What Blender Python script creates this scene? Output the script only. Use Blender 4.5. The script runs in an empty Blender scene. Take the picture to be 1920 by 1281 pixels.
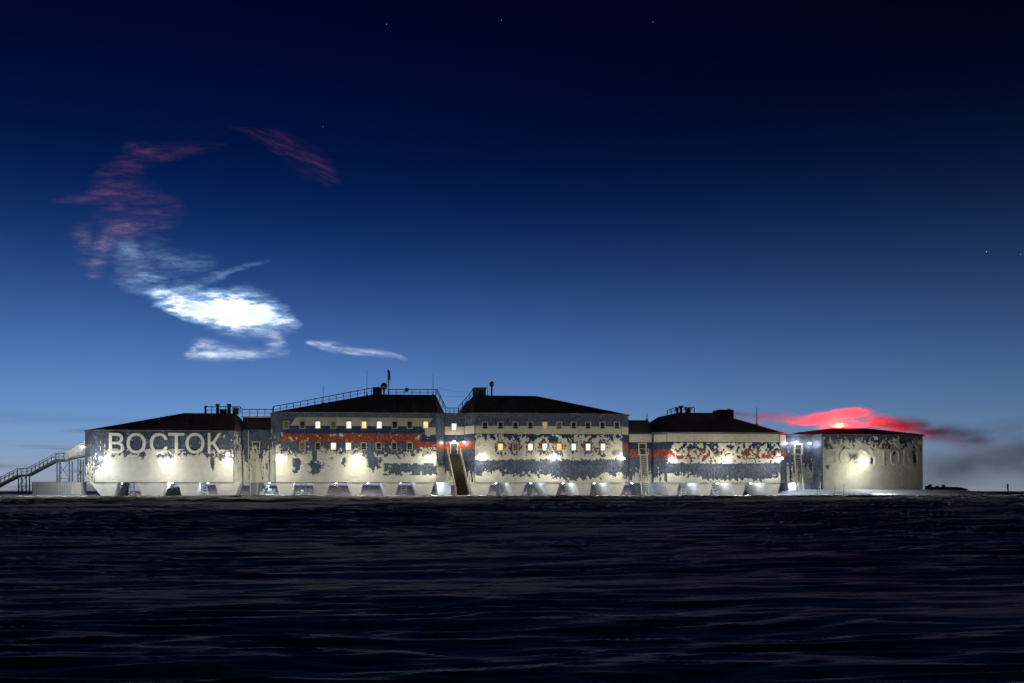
import bpy, math, random
import numpy as np
from mathutils import Vector, Matrix

random.seed(7)
R = math.radians
scn = bpy.context.scene
C = scn.collection

# ------------------------------------------------------------------ camera
FPX, UC, VH, EYE = 1280.0, 700.0, 921.0, 1.5
cam_d = bpy.data.cameras.new('camera')
cam = bpy.data.objects.new('camera', cam_d)
C.objects.link(cam)
cam.location = (0, 0, EYE)
cam.rotation_euler = (R(90), 0, 0)
cam_d.sensor_width = 36.0
cam_d.lens = 24.0
cam_d.shift_x = (960 - UC) / 1920
cam_d.shift_y = (VH - 640.5) / 1920
cam_d.clip_start = 0.1
cam_d.clip_end = 40000
scn.camera = cam

# ------------------------------------------------------------------ world: polar twilight sky
w = bpy.data.worlds.new('World')
scn.world = w
w.use_nodes = True
nt = w.node_tree
nt.nodes.clear()
N = nt.nodes.new
def wl(a, b): nt.links.new(a, b)
def wmath(op, a, b=None, clamp=False):
    n = N('ShaderNodeMath'); n.operation = op; n.use_clamp = clamp
    for i, x in enumerate((a, b)):
        if x is None: continue
        if isinstance(x, (int, float)): n.inputs[i].default_value = x
        else: wl(x, n.inputs[i])
    return n.outputs[0]
def lin(c):
    c = c / 255.0
    return c / 12.92 if c <= 0.04045 else ((c + 0.055) / 1.055) ** 2.4
def rgb(r, g, b, a=1.0): return (lin(r), lin(g), lin(b), a)
tc = N('ShaderNodeTexCoord')
sep = N('ShaderNodeSeparateXYZ'); wl(tc.outputs['Generated'], sep.inputs[0])
ramp = N('ShaderNodeValToRGB'); ramp.color_ramp.interpolation = 'B_SPLINE'
stops = [(0.0, (146, 152, 166)), (0.02, (142, 156, 178)), (0.055, (128, 156, 190)), (0.10, (104, 146, 198)), (0.16, (82, 122, 184)),
         (0.22, (60, 98, 160)), (0.285, (36, 68, 126)), (0.35, (11, 42, 98)), (0.42, (1, 21, 66)),
         (0.49, (1, 13, 55)), (0.57, (1, 5, 39)), (0.66, (1, 2, 30)), (1.0, (0, 0, 12))]
el = ramp.color_ramp.elements
el[0].position, el[0].color = stops[0][0], rgb(*stops[0][1])
el[1].position, el[1].color = stops[-1][0], rgb(*stops[-1][1])
for p, c in stops[1:-1]:
    e = el.new(p); e.color = rgb(*c)
wl(wmath('MAXIMUM', sep.outputs[2], 0.0), ramp.inputs[0])
# the afterglow is centred a little left of the view and dies away behind the camera
hl = wmath('SQRT', wmath('MAXIMUM', wmath('SUBTRACT', 1.0, wmath('MULTIPLY', sep.outputs[2], sep.outputs[2])), 0.02))
gx, gy = math.sin(R(-14)), math.cos(R(-14))
dt = wmath('ADD', wmath('MULTIPLY', sep.outputs[0], gx), wmath('MULTIPLY', sep.outputs[1], gy))
cz = wmath('DIVIDE', dt, hl)
glow = wmath('POWER', wmath('MAXIMUM', wmath('MULTIPLY_ADD', cz, 0.5), 0.0), 1.0)
glow.node.inputs[0].links[0].from_node.inputs[0].links[0].from_node.inputs[2].default_value = 0.5
glow = wmath('MULTIPLY', wmath('POWER', glow, wmath('ADD', wmath('MULTIPLY', wmath('MAXIMUM', sep.outputs[2], 0.0), 11.0), 1.3)), 1.06)
# faint low streaks of stratus near the left horizon
mp = N('ShaderNodeMapping'); mp.inputs['Scale'].default_value = (4, 4, 85)
wl(tc.outputs['Generated'], mp.inputs[0])
nz = N('ShaderNodeTexNoise'); nz.inputs['Scale'].default_value = 1.0; nz.inputs['Detail'].default_value = 5
wl(mp.outputs[0], nz.inputs[0])
st = N('ShaderNodeMapRange'); st.interpolation_type = 'SMOOTHSTEP'
wl(nz.outputs[0], st.inputs[0])
st.inputs[1].default_value, st.inputs[2].default_value, st.inputs[3].default_value, st.inputs[4].default_value = 0.47, 0.66, 0.0, 1.0
lo = N('ShaderNodeMapRange'); wl(sep.outputs[2], lo.inputs[0]); lo.interpolation_type = 'SMOOTHSTEP'
lo.inputs[1].default_value, lo.inputs[2].default_value, lo.inputs[3].default_value, lo.inputs[4].default_value = 0.04, 0.115, 1.0, 0.0
lf = N('ShaderNodeMapRange'); wl(sep.outputs[0], lf.inputs[0]); lf.interpolation_type = 'SMOOTHSTEP'
lf.inputs[1].default_value, lf.inputs[2].default_value, lf.inputs[3].default_value, lf.inputs[4].default_value = -0.40, -0.2, 1.0, 0.15
stf = wmath('MULTIPLY', wmath('MULTIPLY', st.outputs[0], lo.outputs[0]), lf.outputs[0])
dm = wmath('SUBTRACT', 1.0, wmath('MULTIPLY', stf, 0.6))
bg = N('ShaderNodeBackground')
wl(ramp.outputs[0], bg.inputs[0])
wl(wmath('MULTIPLY', glow, dm), bg.inputs[1])
wo = N('ShaderNodeOutputWorld'); wl(bg.outputs[0], wo.inputs[0])

# ------------------------------------------------------------------ sun: below the horizon, it only reaches the high clouds
sd = bpy.data.lights.new('sun', 'SUN')
sd.energy = 5.0; sd.angle = R(0.5); sd.color = (1, 0.98, 0.96)
sun = bpy.data.objects.new('sun', sd); C.objects.link(sun)
sdir = Vector((0.12, -1.0, 0.075)).normalized()          # the way its light travels
sun.rotation_euler = sdir.to_track_quat('-Z', 'Y').to_euler()
sun.location = (-300, 3000, -100)

vs = scn.view_settings
vs.view_transform = 'Standard'; vs.look = 'None'; vs.exposure = 0.0; vs.gamma = 1.0
vs.use_curve_mapping = False
scn.render.engine = 'CYCLES'
cy = scn.cycles
cy.use_denoising = True
try: cy.denoiser = 'OPENIMAGEDENOISE'
except Exception: pass
cy.max_bounces = 5; cy.diffuse_bounces = 3; cy.glossy_bounces = 2; cy.transparent_max_bounces = 12; cy.volume_bounces = 1
cy.volume_step_rate = 1.5
cy.sample_clamp_indirect = 4.0

# ------------------------------------------------------------------ geometry frame of the station
TH = R(4.0); CT, ST = math.cos(TH), math.sin(TH); Y0 = 110.0
def at(u, v, wd=0.0):
    """point of the station's own frame (along the facade, behind the facade, height)"""
    a = (u - UC) / FPX
    Y = (wd + CT * Y0) / (CT - a * ST)
    return Vector((CT * a * Y + ST * (Y - Y0), wd, EYE + (VH - v) / FPX * Y))
def proj(s, wd, z):
    X = CT * s - ST * wd; Y = Y0 + ST * s + CT * wd
    return UC + FPX * X / Y, VH - FPX * (z - EYE) / Y
def world(p): return Vector((CT * p[0] - ST * p[1], Y0 + ST * p[0] + CT * p[1], p[2]))
def sx(u, wd=0.0): return at(u, 900, wd).x

# ------------------------------------------------------------------ value noise (numpy)
def vnoise(x, y, seed=0):
    xi = np.floor(x).astype(np.int64); yi = np.floor(y).astype(np.int64)
    xf = x - xi; yf = y - yi
    xf = xf * xf * (3 - 2 * xf); yf = yf * yf * (3 - 2 * yf)
    def h(a, b):
        n = (a * 374761393 + b * 668265263 + seed * 982451653) & 0x7fffffff
        n = ((n ^ (n >> 13)) * 1274126177) & 0x7fffffff
        n = (n ^ (n >> 16)) & 0xffff
        return n / 65535.0
    return (h(xi, yi) * (1 - xf) + h(xi + 1, yi) * xf) * (1 - yf) + (h(xi, yi + 1) * (1 - xf) + h(xi + 1, yi + 1) * xf) * yf
def fbm(x, y, oct=4, seed=0, g=0.5):
    t = np.zeros_like(x, dtype=float); a = 1.0; n = 0
    for o in range(oct):
        t += a * vnoise(x * 2 ** o + 17.3 * o, y * 2 ** o + 5.1 * o, seed + o); n += a; a *= g
    return t / n
def sstep(a, b, x):
    t = np.clip((x - a) / (b - a), 0, 1); return t * t * (3 - 2 * t)

# ------------------------------------------------------------------ materials
def mat(name, col, rough=0.7, metal=0.0, var=0.0, vscale=1.5, bump=0.0, bscale=20.0, spec=0.3):
    m = bpy.data.materials.new(name); m.use_nodes = True
    t = m.node_tree; b = t.nodes['Principled BSDF']
    b.inputs['Base Color'].default_value = (*col, 1)
    b.inputs['Roughness'].default_value = rough
    b.inputs['Metallic'].default_value = metal
    b.inputs['Specular IOR Level'].default_value = spec
    if var or bump:
        tcn = t.nodes.new('ShaderNodeTexCoord')
    if var:
        n = t.nodes.new('ShaderNodeTexNoise'); n.inputs['Scale'].default_value = vscale; n.inputs['Detail'].default_value = 6
        t.links.new(tcn.outputs['Object'], n.inputs['Vector'])
        mr = t.nodes.new('ShaderNodeMapRange'); t.links.new(n.outputs[0], mr.inputs[0])
        mr.inputs[1].default_value, mr.inputs[2].default_value = 0.3, 0.7
        mr.inputs[3].default_value, mr.inputs[4].default_value = 1 - var, 1 + var
        mx = t.nodes.new('ShaderNodeVectorMath'); mx.operation = 'SCALE'
        mx.inputs[0].default_value = col
        t.links.new(mr.outputs[0], mx.inputs['Scale'])
        t.links.new(mx.outputs[0], b.inputs['Base Color'])
    if bump:
        n2 = t.nodes.new('ShaderNodeTexNoise'); n2.inputs['Scale'].default_value = bscale; n2.inputs['Detail'].default_value = 4
        t.links.new(tcn.outputs['Object'], n2.inputs['Vector'])
        bp = t.nodes.new('ShaderNodeBump'); bp.inputs['Strength'].default_value = bump; bp.inputs['Distance'].default_value = 0.05
        t.links.new(n2.outputs[0], bp.inputs['Height']); t.links.new(bp.outputs[0], b.inputs['Normal'])
    return m
def emit(name, col, s):
    m = bpy.data.materials.new(name); m.use_nodes = True
    t = m.node_tree; b = t.nodes['Principled BSDF']
    b.inputs['Base Color'].default_value = (*col, 1)
    b.inputs['Emission Color'].default_value = (*col, 1); b.inputs['Emission Strength'].default_value = s
    return m
M = {}
M['slate'] = mat('slate paint', (.045, .064, .105), .6, var=.35, vscale=.8)
def speckle(m, col, lo_, hi_, sc=(2.2, 2.2, .9), amt=.75):
    """thin rime caught on the paint"""
    t = m.node_tree; b = t.nodes['Principled BSDF']; src = b.inputs['Base Color'].links[0].from_socket
    tcn = t.nodes.new('ShaderNodeTexCoord'); mp_ = t.nodes.new('ShaderNodeMapping'); mp_.inputs['Scale'].default_value = sc
    n = t.nodes.new('ShaderNodeTexNoise'); n.inputs['Scale'].default_value = 1; n.inputs['Detail'].default_value = 9; n.inputs['Roughness'].default_value = .68
    mr = t.nodes.new('ShaderNodeMapRange'); mr.inputs[1].default_value, mr.inputs[2].default_value, mr.inputs[4].default_value = lo_, hi_, amt
    mx = t.nodes.new('ShaderNodeMix'); mx.data_type = 'RGBA'; mx.inputs['B'].default_value = (*col, 1)
    t.links.new(tcn.outputs['Object'], mp_.inputs[0]); t.links.new(mp_.outputs[0], n.inputs['Vector']); t.links.new(n.outputs[0], mr.inputs[0])
    t.links.new(mr.outputs[0], mx.inputs['Factor']); t.links.new(src, mx.inputs['A']); t.links.new(mx.outputs['Result'], b.inputs['Base Color'])
speckle(M['slate'], (.34, .36, .36), .48, .80, (4.2, 4.2, 2.2), .75)
M['blue'] = mat('blue paint', (.010, .030, .085), .55, var=.3); speckle(M['blue'], (.3, .34, .36), .58, .85)
M['red'] = mat('red paint', (.25, .030, .012), .6, var=.3, vscale=1.2); speckle(M['red'], (.42, .36, .29), .50, .74, (3.2, 3.2, 2.2), .8)
M['white'] = mat('cream white paint', (.60, .55, .42), .6, var=.12)
M['roof'] = mat('dark roof sheet', (.13, .10, .12), .75, var=.4, vscale=.5)
M['seam'] = mat('roof seam', (.34, .27, .26), .7)
M['under'] = mat('grey underfloor', (.35, .36, .38), .7, var=.15)
M['frost'] = mat('rime frost', (.68, .66, .56), .9, var=.09, vscale=.9, bump=.5, bscale=6)
M['letter'] = mat('frosted letter', (.86, .83, .72), .85, var=.12, vscale=2.5)
M['frost_leg'] = mat('frosted leg cladding', (.68, .66, .57), .85, var=.14, vscale=.7, bump=.3, bscale=5)
M['white_leg'] = mat('white leg cladding', (.82, .85, .88), .7, var=.1)
M['steel'] = mat('dark galvanised steel', (.045, .05, .06), .6, .3, var=.3)
M['rail_grey'] = mat('grey rail', (.22, .22, .21), .8, var=.2)
M['frost_steel'] = mat('frosted steel', (.62, .60, .50), .85, var=.15)
M['brown_steel'] = mat('brown grating', (.15, .125, .09), .8, var=.35, vscale=2)
M['frame'] = mat('window frame', (.42, .41, .35), .6, var=.1)
M['glass'] = mat('dark window glass', (.02, .025, .02), .1, spec=.5)
M['dimglass'] = mat('blind behind window glass', (.16, .12, .06), .4)
M['door'] = mat('dark door', (.03, .03, .035), .5, var=.3)
M['lit'] = emit('lit window', (1, .93, .78), 1.15)
M['lit_yellow'] = emit('yellow lit window', (1, .74, .33), .95)
M['lit_orange'] = emit('orange lit window', (1, .52, .20), .75)
M['lit_dim'] = emit('dimly lit window', (.62, .42, .24), .5)
M['lens'] = emit('flood lamp lens', (1, .96, .9), 60)
M['lens_small'] = emit('small lamp lens', (1, .93, .8), 40)
M['lens_red'] = emit('red lamp lens', (1, .16, .02), 60)
M['container'] = mat('pale ribbed container', (.66, .68, .66), .6, var=.12)
M['dark_box'] = mat('dark box steel', (.07, .07, .08), .6, var=.3)
M['maroon'] = mat('maroon equipment', (.06, .012, .012), .6, var=.3)
M['snow_block'] = mat('bluish ice block', (.50, .66, .74), .6, var=.2, bump=.4, bscale=3)
M['green_tarp'] = mat('dark green tarpaulin', (.02, .035, .028), .7, var=.3)
M['wood'] = mat('weathered wood', (.18, .12, .08), .8, var=.3)

# ------------------------------------------------------------------ mesh builder
class MB:
    def __init__(s): s.v, s.f = [], []
    def add(s, vs_, fs):
        o = len(s.v); s.v += [tuple(p) for p in vs_]; s.f += [tuple(i + o for i in f) for f in fs]; return s
    def hexa(s, b, t):
        """b and t: four corners each, counter-clockwise seen from above"""
        return s.add(list(b) + list(t), [(3, 2, 1, 0), (4, 5, 6, 7), (0, 1, 5, 4), (1, 2, 6, 5), (2, 3, 7, 6), (3, 0, 4, 7)])
    def box(s, c, sz):
        x, y, z = c; a, b, h = sz[0] / 2, sz[1] / 2, sz[2] / 2
        return s.hexa([(x - a, y - b, z - h), (x + a, y - b, z - h), (x + a, y + b, z - h), (x - a, y + b, z - h)],
                      [(x - a, y - b, z + h), (x + a, y - b, z + h), (x + a, y + b, z + h), (x - a, y + b, z + h)])
    def bar(s, p0, p1, wd, h=None):
        h = h or wd
        p0, p1 = Vector(p0), Vector(p1); d = (p1 - p0).normalized()
        up = Vector((0, 0, 1)) if abs(d.z) < .95 else Vector((0, 1, 0))
        a = d.cross(up).normalized(); b = a.cross(d)
        c = [(-wd / 2, -h / 2), (wd / 2, -h / 2), (wd / 2, h / 2), (-wd / 2, h / 2)]
        return s.hexa([p0 + a * x + b * y for x, y in c], [p1 + a * x + b * y for x, y in c])
    def tube(s, p0, p1, r, n=8, r1=None):
        r1 = r if r1 is None else r1
        p0, p1 = Vector(p0), Vector(p1); d = (p1 - p0).normalized()
        up = Vector((0, 0, 1)) if abs(d.z) < .95 else Vector((0, 1, 0))
        a = d.cross(up).normalized(); b = a.cross(d)
        ring = [(math.cos(2 * math.pi * i / n), math.sin(2 * math.pi * i / n)) for i in range(n)]
        vs_ = [p0 + (a * x + b * y) * r for x, y in ring] + [p1 + (a * x + b * y) * r1 for x, y in ring]
        return s.add(vs_, [(i, (i + 1) % n, n + (i + 1) % n, n + i) for i in range(n)] + [tuple(range(n))[::-1], tuple(range(n, 2 * n))])
    def prism(s, poly, depth):
        """poly: front corners (s,w,z) list; depth: vector added for the back"""
        n = len(poly); dv = Vector(depth)
        return s.add([Vector(p) for p in poly] + [Vector(p) + dv for p in poly],
                     [tuple(range(n)), tuple(range(2 * n - 1, n - 1, -1))] + [((i + 1) % n, i, n + i, n + (i + 1) % n) for i in range(n)])
    def ball(s, c, r, n=10, m=7, sc=(1, 1, 1)):
        vs_ = [(c[0], c[1], c[2] + r * sc[2])]
        for j in range(1, m):
            t = math.pi * j / m
            for i in range(n):
                a = 2 * math.pi * i / n
                vs_.append((c[0] + r * sc[0] * math.sin(t) * math.cos(a), c[1] + r * sc[1] * math.sin(t) * math.sin(a), c[2] + r * sc[2] * math.cos(t)))
        vs_.append((c[0], c[1], c[2] - r * sc[2]))
        fs = [(0, 1 + i, 1 + (i + 1) % n) for i in range(n)]
        for j in range(m - 2):
            for i in range(n):
                a, b = 1 + j * n + i, 1 + j * n + (i + 1) % n
                fs.append((a, a + n, b + n, b))
        L = len(vs_) - 1; o = 1 + (m - 2) * n
        fs += [(o + i, L, o + (i + 1) % n) for i in range(n)]
        return s.add(vs_, fs)
    def mesh(s, name, m=None, org=(0, 0, 0), smooth=False):
        me = bpy.data.meshes.new(name)
        o = Vector(org)
        me.from_pydata([tuple(Vector(p) - o) for p in s.v], [], s.f)
        me.update()
        if m is not None: me.materials.append(m)
        import bmesh
        bm = bmesh.new(); bm.from_mesh(me); bmesh.ops.recalc_face_normals(bm, faces=bm.faces); bm.to_mesh(me); bm.free()
        if smooth: me.polygons.foreach_set('use_smooth', [True] * len(me.polygons))
        return me

class T:
    """a thing: an Empty at its base in the station's frame; parts use station coordinates"""
    def __init__(s, name, label, cat, org, group=None, kind=None):
        s.org = Vector(org)
        s.o = bpy.data.objects.new(name, None); C.objects.link(s.o)
        s.o.empty_display_size = .5
        s.o.location = world(s.org); s.o.rotation_euler = (0, 0, TH)
        s.o['label'] = label; s.o['category'] = cat
        if group: s.o['group'] = group
        if kind: s.o['kind'] = kind
    def part(s, name, mb, m, parent=None, kind=None, label=None, smooth=False):
        me = mb.mesh(name, m, s.org, smooth)
        o = bpy.data.objects.new(name, me); C.objects.link(o); o.parent = parent or s.o
        if kind: o['kind'] = kind
        if label: o['label'] = label
        return o
    def rep(s, name, me, loc, parent=None, rot=None):
        """a repeated part that shares mesh data; loc in station coordinates"""
        o = bpy.data.objects.new(name, me); C.objects.link(o); o.parent = parent or s.o
        o.location = Vector(loc) - (s.org if parent is None or parent is s.o else s.org + parent.location)
        if rot: o.rotation_euler = rot
        return o

def lamp(name, p, power, col, r=0.12, parent=None, org=None):
    d = bpy.data.lights.new(name, 'POINT'); d.energy = power; d.color = col; d.shadow_soft_size = r
    o = bpy.data.objects.new(name, d); C.objects.link(o)
    if parent is not None: o.parent = parent; o.location = Vector(p) - org
    else: o.location = world(p)
    return o

# ------------------------------------------------------------------ ground: one sheet of wind-carved snow
def ground_h(X, Y):
    """big forms only"""
    s = CT * X + ST * (Y - Y0); wd = -ST * X + CT * (Y - Y0)
    h = 0.74 * sstep(-98, -50, wd) + 0.05 * np.clip(s / 60, -1, 1) * sstep(-60, -30, wd) + 0.10 * sstep(-50, -38, wd) * (1 - sstep(-30, -12, wd))
    uu = s / 0.0859 + 700
    berm = sstep(13, 30, wd) * (1 - sstep(48, 110, wd)) * sstep(60, 330, uu) * (1 - sstep(1540, 1640, uu))
    h += 1.9 * berm
    h += 0.95 * sstep(1470, 1560, uu) * (1 - sstep(1840, 1960, uu)) * sstep(-9, -1, wd) * (1 - sstep(20, 40, wd))
    h += 0.28 * (1 - sstep(100, 190, uu)) * sstep(-5, 2, wd) * (1 - sstep(30, 60, wd))
    h -= 0.15 * sstep(60, 200, wd)
    return h
nr, na = 720, 720
rr = np.concatenate([[0.6, 1.5, 2.5, 3.4], 4.0 * (330 / 4.0) ** (np.linspace(0, 1, nr) ** 1.0), [360, 420, 520, 700, 1000, 1500, 2400, 4000, 7000]])
ang = np.concatenate([np.radians(np.linspace(-34, 48, na)), np.radians(np.linspace(52, 322, 46))])
RR, AA = np.meshgrid(rr, ang, indexing='ij')
GX, GY = RR * np.sin(AA), RR * np.cos(AA)
t0 = R(7.0)
P = GX * math.cos(t0) + GY * math.sin(t0); Q = -GX * math.sin(t0) + GY * math.cos(t0)
Qw = Q + 0.55 * (fbm(P / 5, Q / 3, 2, 91) - .5)
fade = 1 - sstep(220, 600, RR)
rid = 1 - np.abs(2 * fbm(P / 6, Qw / .85, 4, 3) - 1)
rid2 = 1 - np.abs(2 * fbm(P / 1.9, Qw / 0.30, 3, 13) - 1)
low = fbm(P / 30, Q / 9, 3, 23)
GZ = ground_h(GX, GY)
clear = 1 - 0.75 * sstep(-7, -2, -ST * GX + CT * (GY - Y0)) * (1 - sstep(20, 40, -ST * GX + CT * (GY - Y0)))
patch = .4 + 1.25 * sstep(.34, .62, fbm(P / 13, Q / 3.6, 4, 63))
GZ += fade * clear * patch * (0.55 + .45 * sstep(12, 40, RR)) * (0.27 * (rid - .72) * (0.2 + 1.3 * low) + 0.10 * (rid2 - .72) + 0.26 * (low - .5))
near_station = sstep(60, 88, GY) * (1 - sstep(-8, -3, -ST * GX + CT * (GY - Y0)))
GZ += near_station * 0.34 * (fbm(P / 5, Q / 2.0, 4, 44) - .47) * sstep(0.15, 0.7, vnoise(P / 22, Q / 8, 5))
nv = GX.size
verts = np.stack([GX, GY, GZ], -1).reshape(-1, 3)
NA = len(ang); NR = len(rr)
i0 = (np.arange(NR - 1)[:, None] * NA + np.arange(NA)[None, :])
j1 = (np.arange(NR - 1)[:, None] * NA + (np.arange(NA)[None, :] + 1) % NA)
quads = np.stack([i0, j1, j1 + NA, i0 + NA], -1).reshape(-1, 4)
def np_mesh(name, verts, quads, smooth=True):
    me = bpy.data.meshes.new(name)
    me.vertices.add(len(verts)); me.vertices.foreach_set('co', verts.astype(np.float32).ravel())
    me.loops.add(quads.size); me.loops.foreach_set('vertex_index', quads.astype(np.int32).ravel())
    me.polygons.add(len(quads)); me.polygons.foreach_set('loop_start', np.arange(0, quads.size, 4, dtype=np.int32))
    if smooth: me.polygons.foreach_set('use_smooth', np.ones(len(quads), dtype=bool))
    me.update(calc_edges=True); me.validate()
    return me
gme = np_mesh('snow_ground', verts, quads)
m = mat('wind packed snow', (.55, .65, .90), .9, var=.10, vscale=.12, spec=.05)
t = m.node_tree; b = t.nodes['Principled BSDF']
tcn = t.nodes.new('ShaderNodeTexCoord'); mpn = t.nodes.new('ShaderNodeMapping')
mpn.inputs['Rotation'].default_value = (0, 0, -t0); mpn.inputs['Scale'].default_value = (1.1, 6.5, 1)
t.links.new(tcn.outputs['Object'], mpn.inputs[0])
n1 = t.nodes.new('ShaderNodeTexNoise'); n1.inputs['Scale'].default_value = 1.6; n1.inputs['Detail'].default_value = 7; n1.inputs['Roughness'].default_value = .62
t.links.new(mpn.outputs[0], n1.inputs[0])
bp = t.nodes.new('ShaderNodeBump'); bp.inputs['Strength'].default_value = 1.0; bp.inputs['Distance'].default_value = .22
t.links.new(n1.outputs[0], bp.inputs['Height']); t.links.new(bp.outputs[0], b.inputs['Normal'])
gme.materials.append(m)
g = bpy.data.objects.new('snow_ground', gme); C.objects.link(g); g['kind'] = 'structure'
def gz(p):
    """ground height under a station-frame point"""
    q = world((p[0], p[1], 0))
    return float(ground_h(np.array([q.x]), np.array([q.y]))[0])

# ------------------------------------------------------------------ modules
ZF = 2.95           # underside of the raised floor
def wall_normal(p0, p1):
    d = Vector((p1[0] - p0[0], p1[1] - p0[1], 0)).normalized(); return Vector((d.y, -d.x, 0)), d

def panels(th, p0, p1, z0, z1, m, uA=None, uB=None, width=2.5, gap=.03, proud=.05, skew=(0, 0), label=None, core=None):
    """cladding panels side by side between p0 and p1; skew moves the lower ends of the outer edges"""
    nrm, d = wall_normal(p0, p1)
    L = (Vector((p1[0], p1[1], 0)) - Vector((p0[0], p0[1], 0))).length
    n = max(1, round(L / width))
    for i in range(n):
        a0, a1 = L * i / n + gap / 2, L * (i + 1) / n - gap / 2
        b0, b1 = a0, a1
        if i == 0: a0 += skew[0]; 
        if i == n - 1: a1 += skew[1]
        if i == 0: b0 = L * i / n + gap / 2
        if a1 < b0 + .05 and i == n - 1: pass
        B = Vector((p0[0], p0[1], 0))
        pr = proud * random.uniform(.85, 1.15)
        front = [B + d * b0 + Vector((0, 0, z0 + gap / 2)), B + d * b1 + Vector((0, 0, z0 + gap / 2)), B + d * a1 + Vector((0, 0, z1 - gap / 2)), B + d * a0 + Vector((0, 0, z1 - gap / 2))]
        mb = MB().prism([p + nrm * pr for p in front], -nrm * pr * 1.2)
        th.part('wall_panel', mb, m)

def crust(th, p0, p1, z0, z1, fn, thick=.10, cell=.085, name='frost_crust'):
    """rime sheet clinging to a wall: a fine grid, raised where fn(u, v, a, z) is positive and absent elsewhere"""
    nrm, d = wall_normal(p0, p1)
    L = math.hypot(p1[0] - p0[0], p1[1] - p0[1])
    na_, nz_ = max(3, int(L / cell)), max(3, int((z1 - z0) / cell))
    A, Z = np.meshgrid(np.linspace(0, L, na_), np.linspace(z0, z1, nz_), indexing='ij')
    S = p0[0] + d.x * A; W = p0[1] + d.y * A
    X = CT * S - ST * W; Y = Y0 + ST * S + CT * W
    U = UC + FPX * X / Y; V = VH - FPX * (Z - EYE) / Y
    F = fn(U, V, S + 3 * W, Z)
    F = F + np.where(np.abs(F) < .9, 5.5 * (fbm((S + 3 * W) * 6.5, Z * 4.6, 3, 77, .7) - .5), 0) * (1 - np.clip(np.abs(F), 0, 1))
    hgt = .062 + np.clip(F, 0, 1) * thick + .05 * (fbm(S * 2.3 + 3 * W, Z * 2.3, 3, 55) - .4) * np.clip(F * 3, 0, 1)
    px = S + nrm.x * hgt; py = W + nrm.y * hgt
    V3 = np.stack([px - th.org.x, py - th.org.y, Z - th.org.z], -1).reshape(-1, 3)
    idx = np.arange(na_ * nz_).reshape(na_, nz_)
    q = np.stack([idx[:-1, :-1], idx[1:, :-1], idx[1:, 1:], idx[:-1, 1:]], -1).reshape(-1, 4)
    fc = (F[:-1, :-1] + F[1:, :-1] + F[1:, 1:] + F[:-1, 1:]).ravel() / 4
    q = q[fc > 0]
    if len(q) == 0: return
    used = np.unique(q); remap = -np.ones(na_ * nz_, dtype=np.int64); remap[used] = np.arange(len(used))
    me = np_mesh(name, V3[used], remap[q])
    me.materials.append(M['frost'])
    o = bpy.data.objects.new(name, me); C.objects.link(o); o.parent = th.o; o['kind'] = 'stuff'
    return o

def ell(U, V, cu, cv, ru, rv): return 1 - np.sqrt(((U - cu) / ru) ** 2 + ((V - cv) / rv) ** 2)
def rectm(U, V, u0, v0, u1, v1, soft=2.0):
    return np.minimum(np.minimum(U - u0, u1 - U), np.minimum(V - v0, v1 - V)) / soft

def hull_roof(th, eave, top, m):
    import bmesh
    bm = bmesh.new()
    for p in eave + top: bm.verts.new(Vector(p) - th.org)
    bmesh.ops.convex_hull(bm, input=bm.verts)
    bmesh.ops.dissolve_limit(bm, angle_limit=R(1), verts=bm.verts, edges=bm.edges)
    me = bpy.data.meshes.new('roof'); bm.to_mesh(me); bm.free(); me.materials.append(m)
    o = bpy.data.objects.new('roof', me); C.objects.link(o); o.parent = th.o
    return o

DEP = 13.5
def module(label, uL, uFL, uFR, uR, zE, roofs, zbot=ZF, cham=1.5):
    """hull with chamfered corners; returns thing and plan points"""
    sL, s0, s1, s2 = sx(uL, cham), sx(uFL), sx(uFR), sx(uR, cham)
    th = T('station_module', label, 'building', ((s0 + s1) / 2, 0, gz(((s0 + s1) / 2, 0))), group='raised modules of the polar station')
    plan = [(s0, 0), (s1, 0), (s2, cham), (s2, DEP - cham), (s1, DEP), (s0, DEP), (sL, DEP - cham), (sL, cham)]
    mb = MB(); n = 8
    mb.add([(x, y, zbot) for x, y in plan] + [(x, y, zE) for x, y in plan],
           [tuple(range(n))[::-1], tuple(range(n, 2 * n))] + [(i, (i + 1) % n, n + (i + 1) % n, n + i) for i in range(n)])
    th.part('wall', mb, M['slate'])
    ex = .18
    cx, cy_ = (sL + s2) / 2, DEP / 2
    eave = [(x + math.copysign(ex, x - cx), y + math.copysign(ex, y - cy_), z) for z in (zE + .004, zE + .16) for x, y in plan]
    hull_roof(th, eave, roofs, M['roof'])
    return th, plan, (sL, s0, s1, s2)

def window(th, u, v, m, wd=0.0, pw=.68, ph=1.0, frame=None, off=.05, pos=None):
    p = pos or at(u, v, wd)
    key = 'win'
    fr = bpy.data.objects.new('window', WFRAME); C.objects.link(fr); fr.parent = th.o
    fr.location = Vector((p.x, p.y - off, p.z)) - th.org
    pn = bpy.data.objects.new('pane', pane_mesh(m)); C.objects.link(pn); pn.parent = fr
    mu = bpy.data.objects.new('mullion', WMULL); C.objects.link(mu); mu.parent = fr
    return fr
def ring_frame():
    mb = MB(); W_, H_, t_, d_ = .98, 1.3, .14, .16
    mb.box((-(W_ - t_) / 2, -d_ / 2, 0), (t_, d_, H_)); mb.box(((W_ - t_) / 2, -d_ / 2, 0), (t_, d_, H_))
    mb.box((0, -d_ / 2, (H_ - t_) / 2), (W_ - 2 * t_, d_, t_)); mb.box((0, -d_ / 2 - .02, -(H_ - t_) / 2), (W_ - 2 * t_, d_ + .04, t_))
    return mb
WFRAME = ring_frame().mesh('window', M['frame'])
WMULL = MB().box((0, -.085, -.18), (.70, .03, .035)).mesh('mullion', M['frame'])
_pm = {}
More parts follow.
